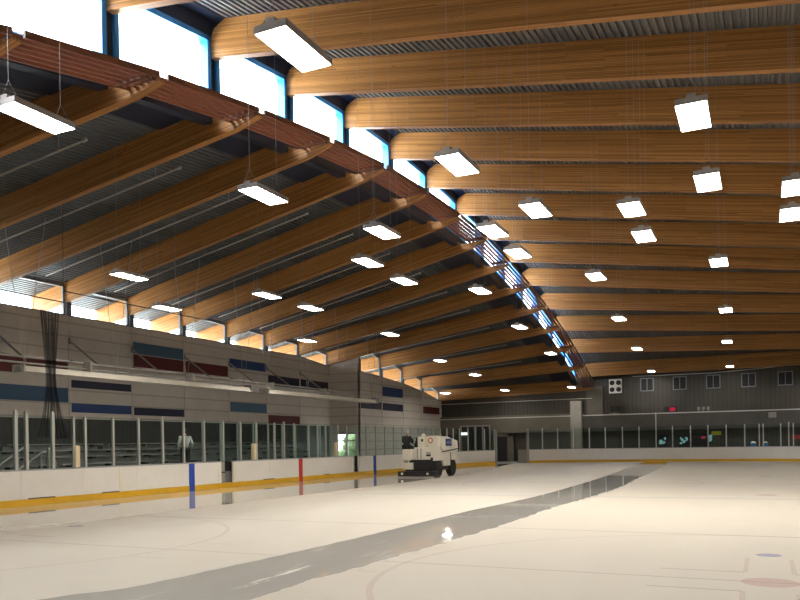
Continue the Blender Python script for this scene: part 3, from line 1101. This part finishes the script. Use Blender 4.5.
# raking wall brackets that carry them
for i, k in enumerate(range(2, 9)):
    y = FY(k)
    t = thing('wall_bracket', 'raking steel bracket on the left wall, %s from the near end' % ORD[i + 1], 'bracket', (XL + .1, y, 6.0), 'raking wall brackets')
    bm = BM()
    tube(bm, (XL + .05, y, 6.65), (-20.4, y + .02, 5.35), .05, 6)
    obj('strut', bm, 'zgrey', t)
    bm = BM()
    tube(bm, (XL + .06, y, 5.75), (-20.5, y + .02, 5.42), .03, 6)
    obj('tie', bm, 'steel', t)
    bm = BM()
    box(bm, XL + .02, XL + .06, y - .06, y + .06, 6.5, 6.78)
    obj('wall_plate', bm, 'steel', t)

# sprinkler pipes under the left deck, one per bay
for i, k in enumerate(range(-1, 12)):
    y = FY(k) + 1.95
    x0 = -21.4 if k < 9 else -19.0
    x1 = -10.5
    z0, z1 = interp(ldeck, y, x0) - .35, interp(ldeck, y, x1) - .42
    t = thing('ceiling_pipe', 'thin pale pipe under the left roof deck, %s bay from the near end' % ORD[i + 1], 'pipe', (x0, y, z0), 'pipes under the left deck')
    bm = BM()
    tube(bm, (x0, y, z0), (x1, y, z1), .032, 6)
    obj('pipe_run', bm, 'pipe', t)
    bm = BM()
    tube(bm, (x1 - .12, y, z1 - .02), (x1, y, z1), .05, 6)
    obj('end_cap', bm, 'pipe', t)
    for f in (.1, .5, .9):
        x, z = lerp(x0, x1, f), lerp(z0, z1, f)
        bm = BM()
        tube(bm, (x, y, z), (x, y, interp(ldeck, y, x)), .01, 5)
        obj('hanger', bm, 'wire', t)
# loudspeaker beside the clerestory
t = thing('hanging_speaker', 'black loudspeaker hung under the left roof beside the louvre', 'speaker', (-8.6, 26.1, 11.95))
bm = BM()
hexa(bm, [(-8.95, 25.5, 12.05), (-8.25, 25.5, 11.95), (-8.25, 26.7, 11.95), (-8.95, 26.7, 12.05), (-8.85, 25.6, 12.6), (-8.35, 25.6, 12.55), (-8.35, 26.6, 12.55), (-8.85, 26.6, 12.6)])
obj('cabinet', bm, 'black', t, .02)
bm = BM()
tube(bm, (-8.6, 26.1, 12.55), (-8.6, 26.1, interp(ldeck, 26.1, -8.6)), .03)
obj('yoke', bm, 'black', t)

# ------------------------------------------------------------------ hanging LED panels
LIGHTS = [(.98, 8.6, 7), (5.68, 13.43, 7), (1.39, 13.7, 7), (5.68, 17.1, 7), (1.95, 17.3, 7), (3.96, 18.3, 7), (7.33, 18.35, 7), (7.33, 20.55, 7), (3.88, 20.9, 7),
          (5.5, 25.15, 7), (.5, 18.55, 7), (.4, 21.1, 7), (1.77, 25.35, 7), (5.3, 34.75, 7), (.96, 34.7, 7), (4.9, 46.2, 7), (0.0, 46.8, 7), (-1.24, 62.9, 7), (4.46, 62.3, 7),
          (-3.93, 8.55, 7), (-2.97, 13.5, 7), (-11.23, 18.05, 7), (-2.02, 17.3, 7), (-3.84, 20.0, 7), (-9.3, 22.7, 7), (-4.0, 22.9, 7), (-9.3, 25.65, 7), (-14.05, 22.9, 7),
          (-2.33, 25.7, 7), (-3.56, 34.8, 7), (-9.8, 33.8, 7), (-12.3, 46.4, 7), (-14.45, 33.65, 7), (-10.65, 48.5, 6.15), (-5.0, 46.3, 7), (-13.0, 62.5, 6.0), (-7.35, 62.4, 6.0), (-16.1, 56.7, 5.6)]
EXTRA = [(10.6, 8.6, 7), (10.6, 18.3, 7), (10.8, 25.3, 7), (10.8, 34.7, 7), (10.8, 46.5, 7), (14.0, 13.5, 7), (14.0, 20.8, 7), (14.0, 34.7, 7), (14.0, 46.5, 7), (10.0, 62.4, 6.2), (5.4, 4.2, 6.6), (-6.5, 4.2, 6.6), (-12.5, 10.5, 6.8)]  # added unseen panels that continue the rows, put in to light the hall
order = sorted(LIGHTS, key=lambda l: (round(l[1] / 1.3), l[0]))
base = None
for idx, (x, y, z) in enumerate(order + EXTRA):
    if idx < len(order):
        side = 'right' if x > -1.5 else 'left'
        same = sorted([q for q in LIGHTS if (q[0] > -1.5) == (x > -1.5)], key=lambda l: (l[1], l[0]))
        lab = 'hanging white LED panel seen against the %s roof, %s from the near end' % (side, ORD[same.index((x, y, z)) + 1])
    else:
        lab = 'added unseen LED panel lighting the hall, outside the picture, %s of those' % ORD[idx - len(order) + 1]
    zt = (interp(rdeck, y, x) if x > XG else interp(ldeck, y, x)) + .02
    t = thing('pendant_light', lab, 'light', (x, y, z), 'hanging LED panels')
    hw, hl = .235, .575
    if base is None:
        bm = BM()
        box(bm, x - hw, x + hw, y - hl, y + hl, z + .015, z + .09)
        box(bm, x - hw - .012, x + hw + .012, y - hl - .012, y - hl, z, z + .1)
        box(bm, x - hw - .012, x + hw + .012, y + hl, y + hl + .012, z, z + .1)
        box(bm, x - hw - .012, x - hw, y - hl, y + hl, z, z + .1)
        box(bm, x + hw, x + hw + .012, y - hl, y + hl, z, z + .1)
        h = obj('housing', bm, 'housing', t)
        bm = BM()
        box(bm, x - hw, x + hw, y - hl, y + hl, z + .005, z + .013)
        d = obj('diffuser', bm, 'led', t)
        bm = BM()
        box(bm, x - .07, x + .07, y - hl - .01, y - hl + .12, z + .1, z + .16)
        b_ = obj('sensor_box', bm, 'housing', t)
        base = (h, d, b_)
    else:
        for src in base:
            c = src.copy()
            COL.objects.link(c)
            c.parent = t
    for yy in (y - hl + .08, y + hl - .08):
        bm = BM()
        tube(bm, (x, yy, z + .42), (x, yy, zt), .004, 4)
        for s in (-1, 1):
            tube(bm, (x + s * .2, yy, z + .1), (x, yy, z + .42), .004, 4)
        obj('wire', bm, 'wire', t)

# ------------------------------------------------------------------ people
def skin_mesh(nodes, edges, root):
    """nodes: name -> (x, y, z, r)"""
    names = list(nodes)
    me = bpy.data.meshes.new('tmp')
    me.from_pydata([nodes[n][:3] for n in names], [(names.index(a), names.index(b)) for a, b in edges], [])
    o = bpy.data.objects.new('tmp', me)
    COL.objects.link(o)
    sk = o.modifiers.new('skin', 'SKIN')
    for i, n in enumerate(names):
        v = me.skin_vertices[0].data[i]
        v.radius = (nodes[n][3],) * 2
        v.use_root = (n == root)
    sk.use_smooth_shade = True
    ss = o.modifiers.new('sub', 'SUBSURF')
    ss.levels = 1
    ss.render_levels = 1
    dg = bpy.context.evaluated_depsgraph_get()
    out = bpy.data.meshes.new_from_object(o.evaluated_get(dg))
    bpy.data.objects.remove(o)
    bm = BM()
    bm.from_mesh(out)
    return bm

def figure(label, base, yaw, J, jacket, legm, hairm, cap, loc):
    """J: joint -> local position (x right, y forward, z up)"""
    c, s = math.cos(yaw), math.sin(yaw)
    def W(p):
        return (base[0] + p[0] * c - p[1] * s, base[1] + p[0] * s + p[1] * c, base[2] + p[2])
    R = dict(pelvis=.14, waist=.125, chest=.145, neckb=.075, neck=.055, jaw=.075, head=.098, crown=.06, shL=.07, shR=.07, elL=.045, elR=.045, wrL=.032, wrR=.032,
             hipL=.10, hipR=.10, knL=.065, knR=.065, anL=.045, anR=.045, toL=.04, toR=.04, nose=.02)
    J = dict(J)
    hd = Vector(J['head'])
    J['nose'] = tuple(hd + Vector((0, .105, -.01)))
    E = [('pelvis', 'waist'), ('waist', 'chest'), ('chest', 'neckb'), ('neckb', 'neck'), ('neck', 'jaw'), ('jaw', 'head'), ('head', 'crown'), ('head', 'nose')]
    for q in 'LR':
        E += [('chest', 'sh' + q), ('sh' + q, 'el' + q), ('el' + q, 'wr' + q), ('pelvis', 'hip' + q), ('hip' + q, 'kn' + q), ('kn' + q, 'an' + q), ('an' + q, 'to' + q)]
        e, w = Vector(J['el' + q]), Vector(J['wr' + q])
        d = (w - e).normalized()
        sd = Vector((1 if q == 'R' else -1, 0, 0))
        sd = (sd - d * sd.dot(d)).normalized()
        pn = d.cross(sd)
        J['pa' + q] = tuple(w + d * .06)
        R['pa' + q] = .034
        E.append(('wr' + q, 'pa' + q))
        for fi, (o_, ln) in enumerate(((-.03, .075), (-.01, .085), (.01, .08), (.03, .062))):
            a = 'f%d%s' % (fi, q)
            k1 = w + d * .10 + pn * o_
            k2 = k1 + d * ln * .5 + sd * -.01
            k3 = k2 + d * ln * .35 + sd * -.03
            for nm, pp, r in ((a + 'a', k1, .010), (a + 'b', k2, .009), (a + 'c', k3, .008)):
                J[nm] = tuple(pp)
                R[nm] = r
            E += [('pa' + q, a + 'a'), (a + 'a', a + 'b'), (a + 'b', a + 'c')]
        for nm, pp in (('ta' + q, w + d * .04 + pn * .045), ('tb' + q, w + d * .08 + pn * .06)):
            J[nm] = tuple(pp)
            R[nm] = .011
        E += [('wr' + q, 'ta' + q), ('ta' + q, 'tb' + q)]
    nodes = {n: (*W(J[n]), R[n]) for n in J}
    t = skin_mesh(nodes, E, 'pelvis')
    person = obj('person', t, 'skin', smooth=True, origin=loc)
    tag(person, label, 'person')
    def cloth(name, ns, es, grow, m_, root, ext={}):
        nn = {n: (*W(ext.get(n, J[n])), R[n] + grow) for n in ns}
        o = obj(name, skin_mesh(nn, es, root), m_, person, smooth=True)
    up = ['pelvis', 'waist', 'chest', 'neckb'] + [a + q for q in 'LR' for a in ('sh', 'el', 'wr')]
    cloth('shirt' if jacket == 'shirt' else 'jacket', up, [e for e in E if e[0] in up and e[1] in up], .022 if jacket == 'shirt' else .045, jacket, 'pelvis')
    lo = ['pelvis'] + [a + q for q in 'LR' for a in ('hip', 'kn', 'an')]
    cloth('trousers', lo, [e for e in E if e[0] in lo and e[1] in lo], .026, legm, 'pelvis')
    for q in 'LR':
        cloth('shoe', ['an' + q, 'to' + q], [('an' + q, 'to' + q)], .012, 'black', 'an' + q)
    bm = BM()
    h = Vector(W(tuple(hd + Vector((0, -.02, .035)))))
    sphere(bm, h, .112, (1, 1.05, .95), 14)
    for v in list(bm.verts):
        if v.co.z < h.z - .02 and (Matrix.Rotation(-yaw, 3, 'Z') @ (v.co - h)).y > 0:
            bm.verts.remove(v)
    obj('cap' if cap else 'hair', bm, hairm, person, smooth=True)
    for sx in (-.035, .035):
        bm = BM()
        sphere(bm, W(tuple(hd + Vector((sx, .088, .01)))), .012, seg=8)
        obj('eye', bm, 'black', person)
    return person
stand = dict(pelvis=(0, 0, .93), waist=(0, .01, 1.07), chest=(0, .02, 1.27), neckb=(0, .01, 1.42), neck=(0, .02, 1.48), jaw=(0, .045, 1.54), head=(0, .04, 1.62), crown=(0, .02, 1.69),
             shL=(-.19, .01, 1.39), shR=(.19, .01, 1.39), elL=(-.25, -.01, 1.11), elR=(.27, -.0, 1.12), wrL=(-.23, .12, .90), wrR=(.25, .16, .93),
             hipL=(-.09, 0, .88), hipR=(.09, 0, .88), knL=(-.11, .05, .48), knR=(.10, -.02, .48), anL=(-.12, .0, .08), anR=(.10, -.1, .08), toL=(-.13, .15, .045), toR=(.11, .05, .045))
figure('person in pale shirt and dark trousers standing in the left stand', (-14.6, 24.45, .66), .85, stand, 'shirt', 'trousers', 'hair_dark', False, (-14.6, 24.45, .66))

# ------------------------------------------------------------------ ice resurfacer
ZX, ZY = -8.66, 34.05        # centre of the rear edge
z_ = thing('ice_resurfacer', 'white ice resurfacing machine with black conditioner driving away along left boards', 'vehicle', (ZX, ZY + 2.1, 0))
def Z(name, m_, x0, x1, y0, y1, z0, z1, bev=.02, parent=None):
    bm = BM()
    box(bm, ZX + x0, ZX + x1, ZY + y0, ZY + y1, z0, z1)
    return obj(name, bm, m_, parent or z_, bev)
XF = lambda v: Vector((ZX + (v.x - ZX) * .86, ZY + (v.y - ZY) * .80, v.z))
cond = Z('conditioner', 'black', -1.12, 1.12, 0, .75, .02, .30)
for x in (-.85, .72):
    Z('marker_plate', 'lamp_off', x - .07, x + .07, -.012, 0, .14, .24, .005, cond)
Z('squeegee', 'zgrey', -1.12, 1.12, -.05, .0, .0, .06, .0, cond)
Z('chassis', 'black', -.75, .85, .75, 4.0, .32, .80)
Z('rear_bay', 'black', -.55, .75, .55, .9, .25, .86, .02)
body = Z('body', 'zwhite', -.42, 1.02, .80, 2.1, .80, 1.46, .04)
for x in (-.2, .02):
    Z('body_slot', 'zgrey', x - .035, x + .035, .785, .81, .9, 1.4, 0, body)
Z('body_grille', 'black', .34, .62, .785, .81, 1.02, 1.12, 0, body)
Z('body_grille', 'zgrey', .34, .62, .785, .81, 1.15, 1.22, 0, body)
Z('tail_lamp', 'black', .62, .76, .785, .81, .84, .96, 0, body)
lf = Z('seat_base', 'zwhite', -1.06, -.46, .55, 1.7, .82, 1.38, .04)
Z('seat_lamp', 'lamp_off', -.72, -.62, .53, .56, .72, .82, 0, lf)
Z('left_fender', 'zwhite', -1.06, -.95, .5, 3.4, .42, .86, .02)
Z('rear_step', 'zwhite', -.98, -.35, .42, .62, .38, .72, .02)
# snow tank: tall box that slopes down to the front
bm = BM()
prism(bm, [(ZY + 1.2, 1.46), (ZY + 1.2, 1.98), (ZY + 1.45, 2.0), (ZY + 2.3, 2.0), (ZY + 4.15, 1.78), (ZY + 4.25, 1.25), (ZY + 3.3, 1.12), (ZY + 1.6, 1.3)], 0, ZX - .35, ZX + 1.08)
tank = obj('snow_tank', bm, 'zwhite', z_, .03)
bm = BM()
box(bm, ZX + .46, ZX + 1.04, ZY + .82, ZY + 1.25, 1.44, 2.02)
obj('tank_cover', bm, 'zwhite', z_, .04)
bm = BM()
tube(bm, (ZX + .62, ZY + .79, 1.80), (ZX + .62, ZY + .825, 1.80), .15, 18)
obj('round_decal', bm, 'orange', tank)
bm = BM()
tube(bm, (ZX + .62, ZY + .78, 1.80), (ZX + .62, ZY + .82, 1.80), .085, 18)
obj('round_decal', bm, 'zwhite', tank)
dec = Z('side_decal', 'zblue', 1.08, 1.095, 2.05, 3.05, 1.52, 1.88, 0, tank)
bm = BM()        # small white lettering strokes on the decal
for i in range(7):
    y = ZY + 2.14 + i * .12
    box(bm, ZX + 1.095, ZX + 1.1, y, y + .02, 1.62, 1.76)
    if i % 2 == 0:
        box(bm, ZX + 1.095, ZX + 1.1, y, y + .075, 1.74, 1.76)
        box(bm, ZX + 1.095, ZX + 1.1, y, y + .075, 1.62, 1.64)
    else:
        box(bm, ZX + 1.095, ZX + 1.1, y + .06, y + .08, 1.62, 1.76)
        box(bm, ZX + 1.095, ZX + 1.1, y, y + .075, 1.68, 1.70)
obj('decal_strokes', bm, 'zwhite', tank)
bm = BM()
hexa(bm, [(ZX + 1.08, ZY + 1.4, 1.20), (ZX + 1.1, ZY + 1.4, 1.20), (ZX + 1.1, ZY + 1.4, 1.25), (ZX + 1.08, ZY + 1.4, 1.25),
          (ZX + 1.08, ZY + 4.2, 1.34), (ZX + 1.1, ZY + 4.2, 1.34), (ZX + 1.1, ZY + 4.2, 1.39), (ZX + 1.08, ZY + 4.2, 1.39)])
obj('tank_hinge', bm, 'black', tank)
Z('side_body', 'zwhite', .55, 1.04, 2.0, 4.1, .80, 1.22, .03)
Z('side_skirt', 'zwhite', .9, 1.04, 1.75, 2.95, .52, .84, .02)
Z('side_ladder', 'zgrey', 1.04, 1.07, 2.9, 3.02, .8, 1.2, 0)
# white column with rounded lamp between driver and tank
col = Z('tower', 'zwhite', -.08, .22, .95, 1.3, 1.46, 1.98, .04)
bm = BM()
sphere(bm, (ZX + .08, ZY + 1.1, 2.04), .13, (1, 1, .95))
obj('beacon', bm, 'zwhite', col, smooth=True)
Z('tower_plate', 'black', -.02, .1, .93, .96, 1.75, 1.87, 0, col)
Z('dark_hopper', 'black', -.5, .45, 1.3, 1.6, 1.46, 1.95, .02)
bm = BM()
tube(bm, (ZX - .6, ZY + 1.62, 1.4), (ZX - .6, ZY + 1.5, 1.78), .03)
for i in range(16):
    a, b = 2 * PI * i / 16, 2 * PI * (i + 1) / 16
    tube(bm, (ZX - .6 + .19 * math.cos(a), ZY + 1.5 + .06 * math.sin(a), 1.78 + .17 * math.sin(a)), (ZX - .6 + .19 * math.cos(b), ZY + 1.5 + .06 * math.sin(b), 1.78 + .17 * math.sin(b)), .016, 6)
obj('steering_wheel', bm, 'black', z_)
XF = None
for x, y in ((-.68, .98), (.72, .98), (-.68, 2.85), (.72, 2.85)):
    s = 1 if x > 0 else -1
    bm = BM()
    tube(bm, (ZX + x - .14, ZY + y, .42), (ZX + x + .14, ZY + y, .42), .42, 24)
    w = obj('wheel', bm, 'rubber', z_, .03)
    bm = BM()
    tube(bm, (ZX + x + s * .13, ZY + y, .42), (ZX + x + s * .155, ZY + y, .42), .22, 18)
    tube(bm, (ZX + x + s * .15, ZY + y, .42), (ZX + x + s * .17, ZY + y, .42), .07, 10)
    obj('wheel_rim', bm, 'rubber', w)
sit = dict(pelvis=(0, 0, .12), waist=(0, .0, .28), chest=(0, .03, .48), neckb=(0, .03, .63), neck=(0, .04, .69), jaw=(0, .06, .75), head=(0, .06, .83), crown=(0, .05, .90),
           shL=(-.19, .02, .60), shR=(.19, .02, .60), elL=(-.25, .14, .36), elR=(.26, .14, .36), wrL=(-.15, .36, .40), wrR=(.15, .36, .42),
           hipL=(-.10, .03, .10), hipR=(.10, .03, .10), knL=(-.12, .45, .13), knR=(.12, .45, .13), anL=(-.12, .52, -.28), anR=(.12, .52, -.28), toL=(-.12, .67, -.31), toR=(.12, .67, -.31))
figure('person in black jacket and pale cap driving the ice resurfacer', (ZX - .80, ZY + .75, 1.36), 0.0, sit, 'jacket', 'trousers', 'hair_pale', True, (ZX - .80, ZY + .75, 1.36))

# ------------------------------------------------------------------ small things at the far end
def slab(name, label, cat, m_, x0, x1, z0, z1, d=.12, y=YFW - .45, bev=.01):
    bm = BM()
    box(bm, x0, x1, y - d, y, z0, z1)
    return tag(obj(name, bm, m_, None, bev), label, cat)
t = thing('display_box', 'dark box with a red lit face on the far wall ledge', 'display', (-.02, YFW - .3, 3.82))
bm = BM(); box(bm, -.55, .5, YFW - .42, YFW - .2, 3.82, 4.3); obj('case', bm, 'black', t, .02)
bm = BM(); box(bm, -.12, .32, YFW - .43, YFW - .42, 3.92, 4.22); obj('red_face', bm, 'redlit', t)
t = thing('small_monitor', 'small dark monitor on a stand on the far wall ledge', 'monitor', (-4.45, YFW - .3, 3.82))
bm = BM(); box(bm, -4.78, -4.12, YFW - .4, YFW - .25, 3.98, 4.42); obj('screen', bm, 'black', t, .02)
bm = BM(); box(bm, -4.85, -4.05, YFW - .42, YFW - .2, 3.82, 3.9); box(bm, -4.5, -4.4, YFW - .35, YFW - .27, 3.9, 3.99); obj('stand', bm, 'conc', t)
t = thing('ledge_fittings', 'cluster of small pale fittings on the far wall ledge', 'fittings', (2.45, YFW - .3, 3.82))
for x in (2.05, 2.4, 2.75):
    bm = BM(); box(bm, x - .1, x + .1, YFW - .4, YFW - .25, 3.95, 4.2); box(bm, x - .03, x + .03, YFW - .36, YFW - .28, 3.82, 3.95); obj('fitting', bm, 'conc', t)
t = thing('wall_screen', 'dark screen with a red dot on the far wall behind glass', 'screen', (2.0, YFW - .12, 1.2))
bm = BM(); box(bm, 1.35, 2.75, YFW - .14, YFW - .06, 1.15, 2.15); obj('screen_panel', bm, 'black', t, .02)
bm = BM(); box(bm, 2.2, 2.5, YFW - .15, YFW - .14, 1.72, 1.84); obj('red_dot', bm, 'redlit', t)
slab('yellow_sign', 'small yellow sign on the far wall behind glass', 'sign', 'sign_yellow', 2.95, 3.65, 1.95, 2.25, .03, YFW - .06)
slab('red_sign', 'small red sign on the far wall at the right edge', 'sign', 'sign_red', 8.6, 9.3, 1.55, 1.85, .03, YFW - .06)
slab('notice_board', 'pale square notice on the far wall band', 'notice', 'conc', 7.0, 7.55, 3.2, 3.62, .03, YFW - .45)
for x, lab in ((5.95, 'slim blue bin behind far glass, left one of the pair'), (6.75, 'slim blue bin behind far glass, right one of the pair')):
    t = thing('blue_bin', lab, 'bin', (x, YFW - 2.2, -.03), 'blue bins')
    bm = BM(); tube(bm, (x, YFW - 2.2, -.03), (x, YFW - 2.2, 1.3), .17, 14, 0, .2); obj('body', bm, 'binblue', t)
    bm = BM(); tube(bm, (x, YFW - 2.2, 1.3), (x, YFW - 2.2, 1.42), .21, 14, 0, .1); obj('lid', bm, 'white', t)
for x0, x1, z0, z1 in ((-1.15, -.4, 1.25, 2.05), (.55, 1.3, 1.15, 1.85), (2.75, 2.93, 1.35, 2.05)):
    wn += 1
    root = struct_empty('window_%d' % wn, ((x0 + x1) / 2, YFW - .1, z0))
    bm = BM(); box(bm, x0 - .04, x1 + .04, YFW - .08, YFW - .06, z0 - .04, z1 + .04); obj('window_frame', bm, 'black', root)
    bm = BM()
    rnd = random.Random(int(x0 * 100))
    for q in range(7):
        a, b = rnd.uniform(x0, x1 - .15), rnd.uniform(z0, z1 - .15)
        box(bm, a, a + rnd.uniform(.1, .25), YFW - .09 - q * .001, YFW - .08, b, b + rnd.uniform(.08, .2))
    obj('pane_reflections', bm, 'teal_refl', root)  # teal reflections in the glass, made as glowing patches
# thin tie cable across the far wall
bm = BM()
tube(bm, (XL2 + .2, YFW - .5, 5.15), (-6.2, YFW - .5, 5.2), .03, 6)
tag(obj('tie_cable', bm, 'pipe'), 'thin pale cable below the last left rafter at the far wall', 'cable')
bm = BM()
pts = [(-3.0, 6.85), (3, 6.82), (6.5, 6.98), (9.5, 7.2), (14, 7.6)]
for (a, za), (b, zb) in zip(pts, pts[1:]):
    tube(bm, (a, YFW - .3, za), (b, YFW - .3, zb), .03, 6)
tag(obj('tie_cable', bm, 'pipe'), 'thin pale cable above the far wall windows', 'cable')
# hedge outside the glazed door
bm = BM()
rnd = random.Random(3)
for q in range(60):
    sphere(bm, (rnd.uniform(-27, -20), 58 + rnd.uniform(0, 3), rnd.uniform(.2, 2.2)), rnd.uniform(.35, .7), seg=8)
tag(obj('green_hedge', bm, 'leaf'), 'bright green hedge outside the glazed door', 'hedge')

# ------------------------------------------------------------------ daylight
w = bpy.data.worlds.new('sky')
SC.world = w
w.use_nodes = True
nt = w.node_tree
bg = nt.nodes['Background']
# overcast sky: brightest overhead, dimmer towards the horizon
tc = nt.nodes.new('ShaderNodeTexCoord')
sp = nt.nodes.new('ShaderNodeSeparateXYZ')
nt.links.new(tc.outputs['Generated'], sp.inputs[0])
up = MA(nt, 'MAXIMUM', sp.outputs[2], 0.0)
lum = MA(nt, 'ADD', .30, MA(nt, 'MULTIPLY', MA(nt, 'POWER', up, 1.3), 1.3))
nt.links.new(MA(nt, 'MULTIPLY', lum, 24.0), bg.inputs[1])
bg.inputs[0].default_value = (.93, .965, 1.0, 1)

# ------------------------------------------------------------------ camera
cam = bpy.data.cameras.new('camera')
co = bpy.data.objects.new('camera', cam)
COL.objects.link(co)
cam.sensor_width = 36.0
cam.lens = 775.35 / 800 * 36.0
cam.shift_y = (444.0 - 300.0) / 800.0
cam.clip_end = 400
cam.clip_start = .05
yaw, roll = .4387, .0159
co.location = (6.657, -.338, 1.647)
Rm = Matrix.Rotation(yaw, 3, 'Z') @ Matrix.Rotation(PI / 2, 3, 'X') @ Matrix.Rotation(-roll, 3, 'Z')
co.rotation_euler = Rm.to_euler()
SC.camera = co

SC.view_settings.view_transform = 'Standard'
SC.view_settings.look = 'None'
SC.view_settings.gamma = 1
SC.view_settings.use_curve_mapping = False
SC.view_settings.exposure = 0.36
SC.cycles.transparent_max_bounces = 32
SC.cycles.max_bounces = 8
SC.cycles.diffuse_bounces = 5
SC.cycles.sample_clamp_indirect = 8
SC.cycles.use_denoising = True
